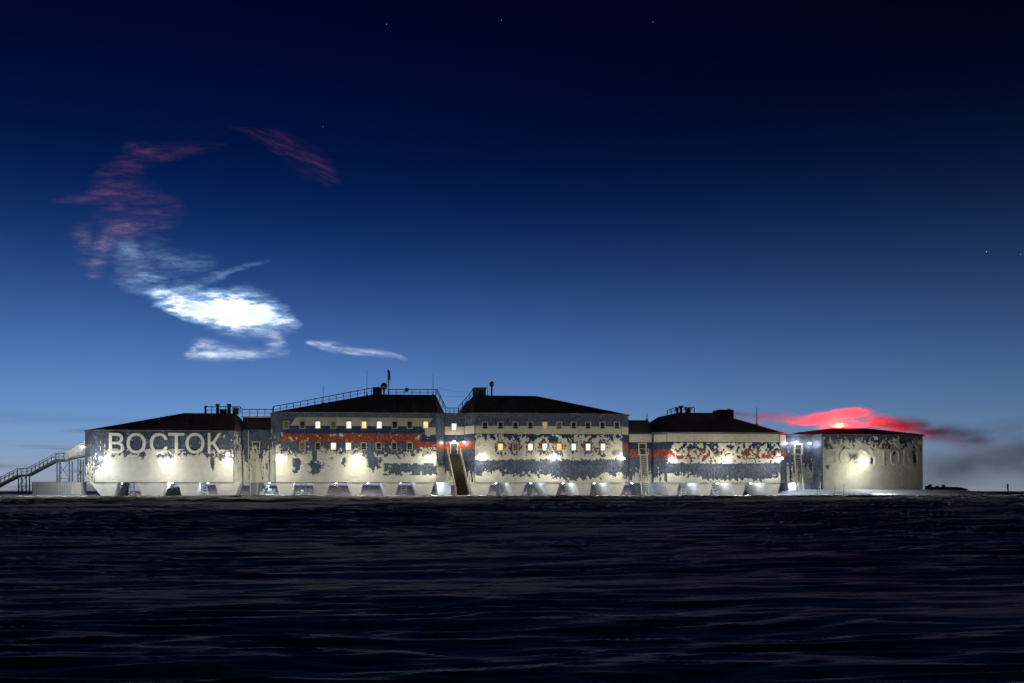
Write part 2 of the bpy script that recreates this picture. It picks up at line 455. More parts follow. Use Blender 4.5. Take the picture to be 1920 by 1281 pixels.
def pane_mesh(m):
    if m not in _pm: _pm[m] = MB().box((0, -.05, 0), (.70, .04, 1.02)).mesh('pane', M[m])
    return _pm[m]

# ---- legs: inverted trapezoids between the openings; each opening is (bottom-left, top-left, top-right, bottom-right, v_top, v_bottom)
def legs(th, left, ops, right, depth=6.3, vb=930.5, white=()):
    edges = [left] + ops + [right]
    k = 0
    for i in range(len(edges) - 1):
        a, b_ = edges[i], edges[i + 1]
        bl, tl = a[3], a[2]; tr, br = b_[1], b_[0]
        p = [at(bl, vb), at(br, vb)]
        q = [Vector((sx(tl), 0, ZF)), Vector((sx(tr), 0, ZF))]
        zg = gz((p[0].x, 0)) - .25
        b0 = Vector((p[0].x, 0, zg)); b1 = Vector((p[1].x, 0, zg))
        mb = MB().hexa([b0 + Vector((0, .03, 0)), b1 + Vector((0, .03, 0)), b1 + Vector((0, depth, 0)), b0 + Vector((0, depth, 0))],
                       [q[0] + Vector((0, .03, -.004)), q[1] + Vector((0, .03, -.004)), q[1] + Vector((0, depth, -.004)), q[0] + Vector((0, depth, -.004))])
        lg = th.part('leg', mb, M['frost_leg'])
        for k_, (bb, qq) in ((-1, (b0, q[0])), (1, (b1, q[1]))):
            e = Vector((k_ * .012, 0, 0))  # thin paler slabs put a lit look into the leg sides
            th.part('lit_side_panel', MB().hexa([bb + Vector((0, .15, .3)), bb + e + Vector((0, .15, .3)), bb + e + Vector((0, depth - .1, .3)), bb + Vector((0, depth - .1, .3))],
                    [qq + Vector((0, .15, -.05)), qq + e + Vector((0, .15, -.05)), qq + e + Vector((0, depth - .1, -.05)), qq + Vector((0, depth - .1, -.05))]), M['white_leg'], lg)
        # slim rear leg under the back edge
        xm = (q[0].x + q[1].x) / 2
        zr = gz((xm, DEP - 1)) - .3
        mb = MB().hexa([(xm - .25, DEP - 1.4, zr), (xm + .25, DEP - 1.4, zr), (xm + .25, DEP - .9, zr), (xm - .25, DEP - .9, zr)],
                       [(xm - .5, DEP - 1.5, ZF - .004), (xm + .5, DEP - 1.5, ZF - .004), (xm + .5, DEP - .8, ZF - .004), (xm - .5, DEP - .8, ZF - .004)])
        th.part('leg', mb, M['white_leg'])

def fascia(th, s0, s1, wd=0):
    th.part('floor_beam', MB().box(((s0 + s1) / 2, wd - .03, ZF), (s1 - s0, .2, .12)), M['frost_leg'])

def seams(th, s0, s1, zE, zT, wT, step=2.55):
    """standing seams on the straight part of the front roof slope"""
    n = max(1, int((s1 - s0) / step))
    me = None
    p0 = Vector((0, -.16, zE + .2)); p1 = Vector((0, wT, zT + .02))
    me = MB().bar(p0, p1, .06, .07).mesh('roof_seam', M['seam'], p0)
    for i in range(n + 1):
        s_ = s0 + (s1 - s0) * i / n
        th.rep('roof_seam', me, (s_, p0.y, p0.z))

# ======================================================= module 1 (word)
zE1, zE2, zE4, zE5 = 10.95, 14.0, 11.15, 10.9
top1 = [(sx(345, 3), 3, at(393, 775, 3).z), (sx(441, 1.0), 1.2, at(393, 776, 1.2).z)]
def topring(uA, uB, v, wA=3, wB=3, uBb=None, dz=0):
    z = at((uA + uB) / 2, v, wA).z
    return [(sx(uA, wA), wA, z), (sx(uB, wB), wB, z), (sx(uB, wB), DEP - wB, z), (sx(uA, wA), DEP - wA, z)]
m1, plan1, S1 = module('westernmost raised station module carrying the big pale word ВОСТОК', 160, 178, 438, 452, zE1, topring(345, 441, 775, 2.6, 2.6))
m2, plan2, S2 = module('tall raised station module with two window rows and a red band, railing climbing its roof', 508, 517, 818, 832, zE2, topring(700, 817, 740, 2.8, 2.8))
m3, plan3, S3 = module('tall raised station module right of the brown stairs, windows poking through thick frost', 872, 890, 1166, 1178, zE2 + .12, topring(893, 1005, 742, 2.8, 2.8))
m4, plan4, S4 = module('lower raised station module with long cream stripe and speckled red band, no windows', 1226, 1250, 1462, 1473, zE4, topring(1272, 1342, 774, 3.2, 3.2))
m5, plan5, S5 = module('frost covered end block standing on the snow below the red light', 1529, 1541, 1728, 1730, zE5 + .1, topring(1562, 1625, 803, 2.2, 2.2), zbot=0.6)

seams(m1, sx(350, 1), sx(436, 1), zE1, at(393, 775, 2.6).z, 2.6)
seams(m2, sx(703, 1), sx(812, 1), zE2, at(758, 740, 2.8).z, 2.8)
seams(m3, sx(898, 1), sx(1002, 1), zE2 + .12, at(949, 742, 2.8).z, 2.8)

def zv(u, v): return at(u, v).z
def chamL(S, c=1.5): return (S[0], c), (S[1], 0)
def chamR(S, c=1.5): return (S[2], 0), (S[3], c)

# module 1: dark slate cladding in two tiers
zl = zv(310, 858)
for z0, z1 in ((ZF + .12, zl), (zl, zE1 - .02)):
    panels(m1, (S1[1] + .05, 0), (S1[2] - .05, 0), z0, z1, M['slate'], width=3.7)
panels(m1, *chamL(S1), ZF + .1, zE1 - .02, M['slate']); panels(m1, *chamR(S1), ZF + .1, zE1 - .02, M['slate'])

# module 2 bands
def band(th, u0, u1, v0, v1, m, zu=None, skew=(0, 0), width=2.5):
    zu = zu or (u0 + u1) / 2
    panels(th, (sx(u0), 0), (sx(u1), 0), zv(zu, v1), zv(zu, v0), M[m], width=width, skew=skew)
zz = 665
band(m2, 518, 817, 775.6, 783, 'slate', zz); 
band(m2, 544, 800, 783, 799, 'white', zz, skew=(.9, 1.0))
band(m2, 520, 540, 783, 799, 'slate', zz)
band(m2, 530, 794, 799, 813, 'blue', zz, skew=(.5, .3)); band(m2, 797, 817, 800, 815, 'white', zz)
band(m2, 524, 786, 813, 829, 'red', zz, skew=(.6, .6)); band(m2, 790, 817, 815, 828, 'blue', zz)
band(m2, 518, 780, 829, 858, 'slate', zz, width=4.2); band(m2, 780, 817, 828, 842, 'red', zz)
band(m2, 782, 817, 842, 858, 'slate', zz)
band(m2, 518, 817, 858, 903.5, 'slate', zz, width=5)
for a, b_ in (chamL(S2), chamR(S2)):
    panels(m2, a, b_, ZF + .1, zv(zz, 845), M['slate']); panels(m2, a, b_, zv(zz, 815), zE2 - .02, M['slate'])
panels(m2, *chamR(S2), zv(zz, 845), zv(zz, 829), M['red']); panels(m2, *chamR(S2), zv(zz, 829), zv(zz, 815), M['blue'])
panels(m2, *chamL(S2), zv(zz, 845), zv(zz, 815), M['slate'])

# module 3 bands
zz = 1030
for u0, u1, v0, v1, mm, wd_ in ((891, 1165, 777, 799, 'slate', 2.5), (891, 1165, 799, 814, 'white', 2.5), (891, 1165, 814, 828, 'blue', 2.5),
                               (891, 1165, 828, 843, 'red', 2.5), (891, 1165, 843, 861, 'slate', 3.4), (891, 1165, 861, 903, 'slate', 3.4)):
    band(m3, u0, u1, v0, v1, mm, zz, width=wd_)
for a, b_ in (chamL(S3), chamR(S3)):
    for v0, v1, mm in ((777, 799, 'slate'), (799, 814, 'white'), (814, 828, 'blue'), (828, 843, 'red'), (843, 903, 'slate')):
        panels(m3, a, b_, zv(zz, v1), zv(zz, v0), M[mm])

# module 4 bands
zz = 1356
for v0, v1, mm, wd_ in ((813.5, 829, 'white', 4), (829, 843, 'blue', 3), (843, 859, 'red', 3), (859, 901.5, 'slate', 3.6)):
    band(m4, 1251, 1461, v0, v1, mm, zz, width=wd_)
for a, b_ in (chamL(S4), chamR(S4)):
    for v0, v1, mm in ((814.5, 829, 'white'), (829, 843, 'blue'), (843, 858, 'red'), (858, 902, 'slate')):
        if a is chamR(S4)[0]: continue
        panels(m4, a, b_, zv(zz, v1), zv(zz, v0), M[mm])
# end block
for z0, z1 in ((1.2, 6.0), (6.0, zE5 + .05)):
    panels(m5, (S5[1] + .05, 0), (S5[2] - .05, 0), z0, z1, M['slate'], width=3.2)
panels(m5, *chamL(S5), 1.2, zE5, M['slate'])

for th_, z_, u0_, u1_ in ((m1, zE1, 268, 328), (m1, zE1, 180, 214), (m2, zE2, 568, 609), (m2, zE2, 652, 700), (m2, zE2, 745, 806), (m3, zE2 + .12, 1072, 1082), (m3, zE2 + .12, 905, 930), (m4, zE4, 1290, 1350)):
    th_.part('frosted_eave', MB().box(((sx(u0_) + sx(u1_)) / 2, -.21, z_ + .09), (sx(u1_) - sx(u0_), .05, .10)), M['rail_grey'])
# ---------------------------------------------------- letters
def glyph(ch, w_px, h_m, th, u, v0, v1, m, depth=.09, off=.06, wd=0.0):
    cu = bpy.data.curves.new('letter', 'FONT'); cu.body = ch; cu.extrude = 0.5; cu.offset = .008 if th is m1 else 0; cu.resolution_u = 4
    if ch in LIGHT_CH: pass
    ob = bpy.data.objects.new('tmp', cu); C.objects.link(ob)
    dg = bpy.context.evaluated_depsgraph_get()
    me = bpy.data.meshes.new_from_object(ob.evaluated_get(dg))
    bpy.data.objects.remove(ob)
    co = np.empty(len(me.vertices) * 3); me.vertices.foreach_get('co', co); co = co.reshape(-1, 3)
    mn, mx = co.min(0), co.max(0)
    tl, br = at(u - w_px / 2, v0, wd), at(u + w_px / 2, v1, wd)
    W_, H_ = br.x - tl.x, tl.z - br.z
    x = (co[:, 0] - mn[0]) / (mx[0] - mn[0]) * W_; z = (co[:, 1] - mn[1]) / (mx[1] - mn[1]) * H_
    y = -(co[:, 2] + .5) * depth
    new = np.stack([x, y, z], -1)
    me.vertices.foreach_set('co', new.ravel()); me.update()
    me.materials.clear(); me.materials.append(m); me.name = 'letter'
    o = bpy.data.objects.new('letter', me); C.objects.link(o); o.parent = th.o
    o.location = Vector((tl.x, wd - off, br.z)) - th.org
    o['label'] = 'frosted capital letter ' + ch
    return o
LIGHT_CH = ''
for ch, u, wp in (('В', 219, 28), ('О', 256, 36), ('С', 298, 33), ('Т', 331, 30), ('О', 366, 35), ('К', 403, 26)):
    glyph(ch, wp, 0, m1, u, 812.0, 850.5, M['letter'], depth=.16, off=.10)
for ch, u, wp in (('В', 1557, 21), ('О', 1584, 25), ('С', 1613, 22), ('Т', 1655, 20), ('О', 1676, 18), ('К', 1702, 20)):
    glyph(ch, wp, 0, m5, u, 842, 872, M['frost'], depth=.22, off=.12)

# ---------------------------------------------------- windows
wins1 = [(537, 'dimglass'), (567, 'glass'), (596, 'lit'), (625, 'dimglass'), (654, 'lit'), (682.5, 'lit_yellow'), (711, 'lit'), (740, 'glass'), (768, 'glass'), (798, 'lit_yellow')]
for u, mm in wins1: window(m2, u, 797, mm)
wins2 = [(567, 'dimglass'), (596, 'glass'), (625, 'lit'), (653, 'lit'), (682, 'glass'), (710, 'glass'), (739, 'glass'), (768, 'glass')]
for u, mm in wins2: window(m2, u, 837, mm)
wins3 = [(909, 'glass'), (938, 'glass'), (966, 'glass'), (994, 'glass'), (1021, 'lit_dim'), (1048, 'dimglass'), (1075, 'glass'), (1102, 'glass'), (1129, 'glass'), (1156, 'glass')]
for u, mm in wins3: window(m3, u, 798, mm)
wins4 = [(938, 'lit_yellow'), (966, 'dimglass'), (994, 'lit'), (1021, 'lit'), (1048, 'lit_orange'), (1075, 'lit'), (1102, 'lit'), (1130, 'lit')]
for u, mm in wins4: window(m3, u, 838.5, mm)

# ---------------------------------------------------- frost crusts
def holes_for(F, U, V, ws, v, ru=6.2, rv=8.5):
    for u, _ in ws:
        F = np.minimum(F, np.maximum(np.abs(U - u) / ru, np.abs(V - v) / rv) * 1.0 - 1.0 + .0)
    return F
def f1(U, V, S, Z):
    n = fbm(S * .8, Z * .9, 5, 1) - .5; n2 = fbm(S * 3, Z * 2.2, 3, 2) - .5
    F = (V - 856) / 9 + n * 2.6 + n2 * .8
    F = np.maximum(F, np.where((V > 842) & (V < 862), n * 6 + n2 * 3 - .15, -1))
    F = np.where(V > 868, np.maximum(F, .5), F)
    for a in ((398, 868, 4, 13), ): F = np.minimum(F, -ell(U, V, *a) * 3)
    F = np.minimum(F, np.where(U < 196, (V - 866 - (196 - U) * .8 + n * 16) / 8, 9))
    streak = fbm(S * 5, Z * .6, 3, 7) - .5
    F = np.maximum(F, np.where((U < 200) & (V > 818), streak * 5 - 1.0 + (V - 850) / 60, -1))
    F = np.maximum(F, np.where(V < 842, n2 * 6 - 1.75, -1))
    return F
crust(m1, (S1[1], 0), (S1[2], 0), ZF - .02, zE1, f1)
def f1c(U, V, S, Z):
    st_ = fbm(S * 5, Z * .8, 3, 7) - .5
    return st_ * 4 - .7 + (V - 860) / 22
crust(m1, *chamL(S1), ZF, zE1, f1c)
def fcr(U, V, S, Z):
    st_ = fbm(S * 5, Z * .8, 3, 17) - .5
    return st_ * 4 + .35 + (V - 850) / 60
crust(m1, *chamR(S1), ZF, zE1, fcr)
def f2(U, V, S, Z):
    n = fbm(S * .75, Z * .9, 5, 31) - .5; n2 = fbm(S * 2.6, Z * 2.2, 4, 32) - .5
    F = (V - 846) / 10 + n * 3.4 + n2 * 2.2
    F = np.where(V > 862, np.maximum(F, .6), F)
    F = np.where(V < 831, -1, F)
    F = np.where((U < 527) & (V > 820), np.maximum(F, n2 * 5 + (V - 838) / 12), F)
    F = np.where((U > 786) & (V > 838), np.maximum(F, .3 + n2 * 3), F)
    hs = [ell(U, V, 592, 876, 14, 13 ) , ell(U, V, 590, 860, 5, 14), ell(U, V, 556, 872, 6.5, 15), ell(U, V, 696 , 855, 8, 22), ell(U, V, 706, 865, 9, 11), ell(U, V, 644, 866, 4, 8), ell(U, V, 749, 885, 4, 7)]
    n3 = fbm(S * 4.5, Z * 3.2, 4, 39) - .5
    for h in hs: F = np.minimum(F, -h * 3.5 + n2 * 4 + n3 * 5)
    bl = np.minimum(np.minimum(U - 718, 838 - U) / 16, np.minimum(V - 868, 892 - V) / 7)
    F = np.minimum(F, np.where(bl > 0, .5 - bl * 2.2 + n2 * 8 + n * 2, 9))
    spk = np.where((V > 811) & (V < 831) & (U > 520) & (U < 815), n2 * 7 - 1.35, -1)
    F = np.maximum(F, spk)
    F = np.minimum(F, np.where(V < 858, holes_for(np.full_like(U, 9.), U, V, wins2, 837, 5.2, 7.4) * 2, 9))
    F = holes_for(F, U, V, wins2, 837, 6, 8)
    return F
crust(m2, (S2[1], 0), (S2[2], 0), ZF - .02, zv(665, 810), f2)
def f2l(U, V, S, Z):
    st_ = fbm(S * 5, Z * .8, 3, 71) - .5
    return st_ * 4 - .2 + (V - 835) / 30
crust(m2, *chamL(S2), ZF, zv(665, 805), f2l)
def f2r(U, V, S, Z):
    st_ = fbm(S * 5, Z * .8, 3, 72) - .5
    return st_ * 4 - .4 + (V - 872) / 16
crust(m2, *chamR(S2), ZF, zv(665, 850), f2r)
def f3(U, V, S, Z):
    n = fbm(S * .75, Z * .9, 5, 61) - .5; n2 = fbm(S * 2.4, Z * 2.0, 4, 62) - .5
    top = (V - 816 - 0) / 8 + n2 * 7 + n * 3 - .3
    top = np.where(V < 813.5 + 0, -1, top)
    F = np.minimum(top, (862 - V) / 3 + n2 * 3)
    F = np.where((V > 829) & (V < 856), np.maximum(F, .4), F)
    hole = np.full_like(U, 9.)
    for k, (u, _) in enumerate(wins4):
        r = 9.0 + 2 * math.sin(k * 2.3)
        hole = np.minimum(hole, np.sqrt(((U - u + .5) / r) ** 2 + ((V - 838) / 12.5) ** 2) - 1 + n2 * 1.6)
    F = np.minimum(F, hole)
    F = np.minimum(F, -ell(U, V, 1037, 824, 11, 8) * 3 + n2 * 2)
    wave = 889 + 7 * np.exp(-((U - 1075) / 38) ** 2) * 2 - 3 * np.exp(-((U - 915) / 25) ** 2)
    low = (V - wave) / 5 + n2 * 5
    return np.maximum(F, np.where(V > 870, low, -1))
crust(m3, (S3[1], 0), (S3[2], 0), ZF - .02, zv(1030, 811), f3)
def f3c(U, V, S, Z):
    st_ = fbm(S * 4, Z * .7, 3, 81) - .5
    return st_ * 5 - .9 + (V - 885) / 12
crust(m3, *chamL(S3), ZF, zv(1030, 850), f3c); crust(m3, *chamR(S3), ZF, zv(1030, 850), f3c)
def f4(U, V, S, Z):
    n = fbm(S * .7, Z * .9, 4, 41) - .5; n2 = fbm(S * 2.8, Z * 2.6, 4, 42) - .5
    F = n2 * 9 + n * 2.5 + .12 - .6 * sstep(1380, 1400, U) * (1 - sstep(1445, 1460, U)) + .8 * np.exp(-((U - 1365) / 20) ** 2)
    F = np.where((V < 830) | (U < 1258) & (V < 860), -1, F)
    F = np.where((V > 860) & (V < 869), .5 + n2 * 3, F)
    F = np.where(V >= 869, -1 + (871 - V) * .3 + n2 * 2, F)
    wave = np.interp(U, [1250, 1290, 1330, 1440, 1465], [889, 890, 899, 900, 890])
    return np.maximum(F, np.where(V > 880, (V - wave) / 4 + n2 * 5, -1))
crust(m4, (S4[1], 0), (S4[2], 0), ZF - .02, zv(1356, 828), f4)
crust(m4, *chamL(S4), ZF, zv(1356, 860), f3c)
def f5(U, V, S, Z):
    n = fbm(S * .8, Z * .9, 5, 51) - .5; n2 = fbm(S * 2.5, Z * 1.4, 4, 52) - .5
    F = (V - 831) / 12 + n * 4 + n2 * 4
    F = np.where((V > 856), np.maximum(F, .35 + n * 1.5), F)
    for a in ((1551, 874, 4, 5), (1675, 848, 5, 4), (1714, 860, 3, 11), (1634, 864, 3, 7), (1657, 862, 3, 9)): F = np.minimum(F, -ell(U, V, *a) * 3 + n2 * 1.5)
    return F
crust(m5, (S5[1], 0), (S5[2], 0), .7, zE5, f5, thick=.16)
def f5c(U, V, S, Z):
    n2 = fbm(S * 2.5, Z * 1.4, 4, 52) - .5
    return (U - 1539) / 2 + n2 * 4 + (V - 905) / 10
crust(m5, *chamL(S5), .7, zE5, f5c)

# ---------------------------------------------------- legs
legs(m1, (165, 160, 168, 192), [(213, 221, 257, 268), (303, 312, 334, 341), (366, 372, 402, 411)], (440, 450, 450, 440))
legs(m2, (525, 517, 517, 525), [(545, 551, 585, 592), (610, 620, 652, 660), (674, 681, 715, 725), (740, 748, 778, 789)], (806, 814, 814, 806))
legs(m3, (890, 880, 880, 890), [(912, 921, 955, 966), (977, 986, 1020, 1034), (1041, 1050, 1080, 1087), (1105, 1109, 1141, 1149)], (1162, 1173, 1173, 1162), vb=929)
legs(m4, (1256, 1247, 1247, 1256), [(1267, 1274, 1311, 1318), (1330, 1337, 1372, 1381), (1392, 1399, 1438, 1446)], (1457, 1464, 1464, 1457), vb=929)
for th, S in ((m1, S1), (m2, S2), (m3, S3), (m4, S4)): fascia(th, S[1], S[2])
# slanted end leg of module 1
a_, b_, c_, d_ = at(160, 884, 1.5), at(172, 904, 1.0), at(191, 931, 1.0), at(186, 931, 1.0)
m1.part('leg', MB().prism([at(161, 880, 1.6), at(169, 904, 1.6), at(197, 931, 1.6), at(190, 931, 1.6)], (0, 5, 0)), M['frost_leg'])

# ---------------------------------------------------- connectors
def connector(label, uA, uB, zE, wd=2.2, ridge=None, floor=ZF):
    s0, s1 = sx(uA, wd), sx(uB, wd)
    th = T('connecting_passage', label, 'passage', ((s0 + s1) / 2, wd, gz(((s0 + s1) / 2, wd))), group='passages joining the modules')
    th.part('wall', MB().box(((s0 + s1) / 2, DEP / 2, (zE + floor) / 2), (s1 - s0, DEP - 2 * wd, zE - floor)), M['slate'])
    ez = [(s0, wd - .15, zE + .004), (s1, wd - .15, zE + .004), (s1, DEP - wd + .15, zE + .004), (s0, DEP - wd + .15, zE + .004)]
    if ridge:
        hull_roof(th, ez, [(s0, wd + 2, ridge), (s1, wd + 2, ridge), (s1, DEP - wd - 2, ridge), (s0, DEP - wd - 2, ridge)], M['roof'])
    else:
        hull_roof(th, ez, [(x, y, zE + .3) for x, y, z in ez], M['roof'])
    return th, s0, s1
WC = 2.2
c12, a0, a1 = connector('narrow slate passage with a small dark door between the lettered module and its taller neighbour', 453, 508, at(480, 806, WC).z, ridge=at(480, 783, 4.2).z)
c23, b0, b1 = connector('tall striped passage above the brown stairs joining the two highest modules', 833, 873, at(852, 778, WC).z)
c34, d0, d1 = connector('low striped passage behind the frosted ladder, left of the windowless module', 1179, 1226, at(1200, 812, WC).z, ridge=at(1200, 788, 4.2).z)
c45, e0, e1 = connector('shadowy passage lit by small lamps beside the frost covered end block', 1474, 1530, at(1500, 818, WC).z)
def cz_(u, v): return at(u, v, WC).z
for th, x0, x1, u, bands in (
    (c12, a0, a1, 480, ((806.5, 850, 'slate'), (850, 903, 'slate'))),
    (c23, b0, b1, 852, ((778.5, 800, 'slate'), (800, 815.5, 'white'), (815.5, 828, 'blue'), (828, 844, 'red'), (844, 903, 'slate'))),
    (c34, d0, d1, 1200, ((814.5, 829.5, 'white'), (829.5, 843, 'blue'), (843, 858, 'red'), (858, 902, 'slate'))),
    (c45, e0, e1, 1500, ((820, 858, 'slate'), (858, 902, 'slate')))):
    for v0, v1, mm in bands:
        panels(th, (x0 + .02, WC), (x1 - .02, WC), cz_(u, v1), cz_(u, v0), M[mm], width=1.8)
    fascia(th, x0, x1, WC)
def fcon(seed, v0, amp=14, off=0):
    def f(U, V, S, Z):
        st_ = fbm(S * 3.2, Z * .55, 4, seed) - .5
        return st_ * 6 + off + (V - v0) / amp
    return f
crust(c12, (a0, WC), (a1, WC), ZF, cz_(480, 835), fcon(101, 862, 26, .2))
crust(c23, (b0, WC), (b1, WC), ZF, cz_(852, 852), fcon(102, 884, 12))
crust(c34, (d0, WC), (d1, WC), ZF, cz_(1200, 860), fcon(103, 893, 10))
crust(c45, (e0, WC), (e1, WC), ZF, cz_(1500, 835), fcon(104, 884, 18))
# passage windows and doors
window(c23, 851, 801, 'lit', wd=WC, off=.05)
def door(th, u, v0, v1, wpx, wd=WC):
    tl, br = at(u - wpx / 2, v0, wd), at(u + wpx / 2, v1, wd)
    c = ((tl.x + br.x) / 2, wd - .07, (tl.z + br.z) / 2); W_, H_ = br.x - tl.x, tl.z - br.z
    dr = th.part('door', MB().box(c, (W_, .06, H_)), M['door'])
    mb = MB(); mb.box((c[0] - W_ / 2 - .07, wd - .09, c[2]), (.12, .16, H_ + .1)); mb.box((c[0] + W_ / 2 + .07, wd - .09, c[2]), (.12, .16, H_ + .1)); mb.box((c[0], wd - .10, c[2] + H_ / 2 + .1), (W_ + .4, .18, .14))
    th.part('frame', mb, M['frost_steel'], dr)
    th.part('handle', MB().box((c[0] + W_ * .36, wd - .13, c[2]), (.06, .05, .25)), M['frost_steel'], dr)
door(c12, 480, 830, 850, 12); door(c23, 851, 832, 852, 12); door(c34, 1204, 833, 854, 12); door(c45, 1496, 834, 853, 12)
c12.part('drain_pipe', MB().tube((at(466, 806, WC).x, WC - .15, at(466, 808, WC).z), (at(466, 806, WC).x, WC - .15, ZF), .07), M['frost_steel'])
# junction legs under passages
for th, u in ((c12, 480), (c34, 1200), (c45, 1500)):
    x = sx(u, 9)
    th.part('leg', MB().hexa([(x - .6, 9, gz((x, 9)) - .3), (x + .6, 9, gz((x, 9)) - .3), (x + .6, 11, gz((x, 9)) - .3), (x - .6, 11, gz((x, 9)) - .3)],
                             [(x - 1.2, 9, ZF - .01), (x + 1.2, 9, ZF - .01), (x + 1.2, 11, ZF - .01), (x - 1.2, 11, ZF - .01)]), M['white_leg'])
x0_, x1_ = sx(1220, 3), sx(1250, 3)
c34.part('leg', MB().prism([(x0_, 3, ZF - .01), (x1_, 3, ZF - .01), (x1_ - .8, 3, gz((x0_, 3)) - .2), (x0_ + .9, 3, gz((x0_, 3)) - .2)], (0, 3, 0)), M['white_leg'])
x0_, x1_ = sx(1476, 2.6), sx(1522, 2.6)
c45.part('leg', MB().prism([(x0_, 2.6, ZF - .01), (x1_, 2.6, ZF - .01), (x1_ - .3, 2.6, .5), (x0_ + .4, 2.6, .5)], (0, 3, 0)), M['white_leg'])
x0_, x1_ = sx(820, 3), sx(846, 3)
c23.part('leg', MB().prism([(x0_, 3, ZF - .01), (x1_, 3, ZF - .01), (x1_ - .1, 3, .5), (x0_ + .1, 3, .5)], (0, 3, 0)), M['white_leg'])

# ---------------------------------------------------- stairs, ladders, railings
def stairs(name, label, cat, top, bot, width, n, m, mt=None, rail=1.0, group=None, treadw=.28, railm=None):
    """flight from top to bot (station frame), stringers, single treads, handrails with posts"""
    top, bot = Vector(top), Vector(bot)
    d = bot - top; hz = Vector((d.x, d.y, 0)).normalized(); sd_ = Vector((hz.y, -hz.x, 0))
    th = T(name, label, cat, (bot.x, bot.y, bot.z), group=group)
    for k in (-1, 1):
        o_ = sd_ * k * (width / 2 - .04)
        th.part('stringer', MB().bar(top + o_, bot + o_, .07, .26), m)
    p = top
    e0_, e1_ = sd_ * (width / 2 - .09), hz * treadw / 2
    vs_ = [-e0_ - e1_, e0_ - e1_, e0_ + e1_, -e0_ + e1_]
    me = MB().hexa([v_ + Vector((0, 0, -.03)) for v_ in vs_], [v_ + Vector((0, 0, .03)) for v_ in vs_]).mesh('tread', mt or m)
    for i in range(n):
        q = top.lerp(bot, (i + .5) / n)
        th.rep('tread', me, q)
    if rail:
        pm = MB().bar((0, 0, 0), (0, 0, rail), .05).mesh('post', railm or m)
        np_ = max(2, int(d.length / 1.4))
        for k in (-1, 1):
            o_ = sd_ * k * (width / 2)
            up = Vector((0, 0, rail))
            th.part('handrail', MB().bar(top + o_ + up, bot + o_ + up, .06), railm or m)
            th.part('middle_rail', MB().bar(top + o_ + up * .5, bot + o_ + up * .5, .04), railm or m)
            for i in range(np_ + 1):
                th.rep('post', pm, top.lerp(bot, i / np_) + o_)
    return th
# brown main stairs
tp = Vector((sx(851, 1.6), 1.5, at(851, 852, 1.5).z)); bt = Vector((sx(851, 1.6) + .1, -5.6, .7))
st1 = stairs('stairs', 'steep brown entrance stairs with frosted handrails running down from the central passage', 'stairs', tp, bt, 2.1, 26, M['brown_steel'], rail=1.05, treadw=.36, railm=M['frost_steel'])
st1.part('landing', MB().box((tp.x, 1.75, tp.z + .02), (1.6, .8, .1)), M['brown_steel'])
mb = MB(); 
mb.hexa([tp + Vector((-.95, .1, -.3)), tp + Vector((.95, .1, -.3)), bt + Vector((.95, 0, -.3)), bt + Vector((-.95, 0, -.3))][::-1],
        [tp + Vector((-.95, .1, -.2)), tp + Vector((.95, .1, -.2)), bt + Vector((.95, 0, -.2)), bt + Vector((-.95, 0, -.2))][::-1])
st1.part('backing', mb, M['brown_steel'])
def ladder(label, u, vt, w_, wt=WC - .1, wb=.6, n=20, group='steep frosted ladders below the passage doors'):
    top = Vector((sx(u, wt), wt - .35, at(u, vt, wt).z)); g0 = gz((top.x, wb))
    bot = Vector((sx(u, wt), wt - 1.0, g0 - .05))
    th = stairs('ladder', label, 'ladder', top, bot, w_, n, M['frost_steel'], rail=.55, group=group, treadw=.16)
    th.part('landing', MB().box((top.x, wt - .15, top.z + .03), (w_ + .5, .8, .1)), M['frost_steel'])
    mb = MB()
    for a in (-1, 1):
        mb.bar((top.x + a * (w_ / 2 + .2), wt - .5, top.z), (top.x + a * (w_ / 2 + .2), wt - .5, top.z + 1.0), .05)
    mb.bar((top.x - w_ / 2 - .2, wt - .52, top.z + 1.0), (top.x + w_ / 2 + .2, wt - .52, top.z + 1.0), .05)
    th.part('guard_rail', mb, M['frost_steel'])
    return th
ladder('frosted ladder below the small door right of the lettered module', 477, 851, 1.2)
ladder('bright frosted ladder standing before the orange stripe of the low passage', 1205, 853, 1.25)
ladder('shadowed frosted ladder beside the end block under three small lamps', 1493, 852, 1.25)

def railing(label, pts, h=1.05, step=1.25, m='steel', group='railings along the roofs', mid=True):
    pts = [Vector(p) for p in pts]
    th = T('railing', label, 'railing', pts[0], group=group)
    pm = MB().bar((0, 0, 0), (0, 0, h), .10).mesh('post', M[m])
    for i in range(len(pts) - 1):
        a, b_ = pts[i], pts[i + 1]; L = (b_ - a).length
        up = Vector((0, 0, h))
        th.part('top_rail', MB().bar(a + up, b_ + up, .115), M[m])
        if mid: th.part('middle_rail', MB().bar(a + up * .5, b_ + up * .5, .06), M[m])
        n = max(1, round(L / step))
        for k in range(n + (1 if i == len(pts) - 2 else 0)):
            th.rep('post', pm, a.lerp(b_, k / n))
    return th
def A(u, v, wd): return at(u, v, wd)
railing('short railing round the gear on the lettered module roof', [A(384, 776, 3), A(450, 776, 3)], h=1.15)
railing('railing along the walkway over the low passage beside the lettered module', [A(450, 776, 2.9), A(454, 781, 2.9), A(511, 781, 2.9), A(512, 776, 2.9)], h=1.15)
railing('long railing climbing the sloping roof with the mast', [A(513, 775, 3), A(550, 768.5, 3), A(697, 740.5, 3)], h=1.12)
railing('level railing on the highest roof right of the dish', [A(728, 741, 3), A(817, 741, 3)], h=.95)
railing('steep railing dropping from the mast roof to the gap', [A(819, 741, 3), A(836, 776, 3)], h=1.05, step=1.0)
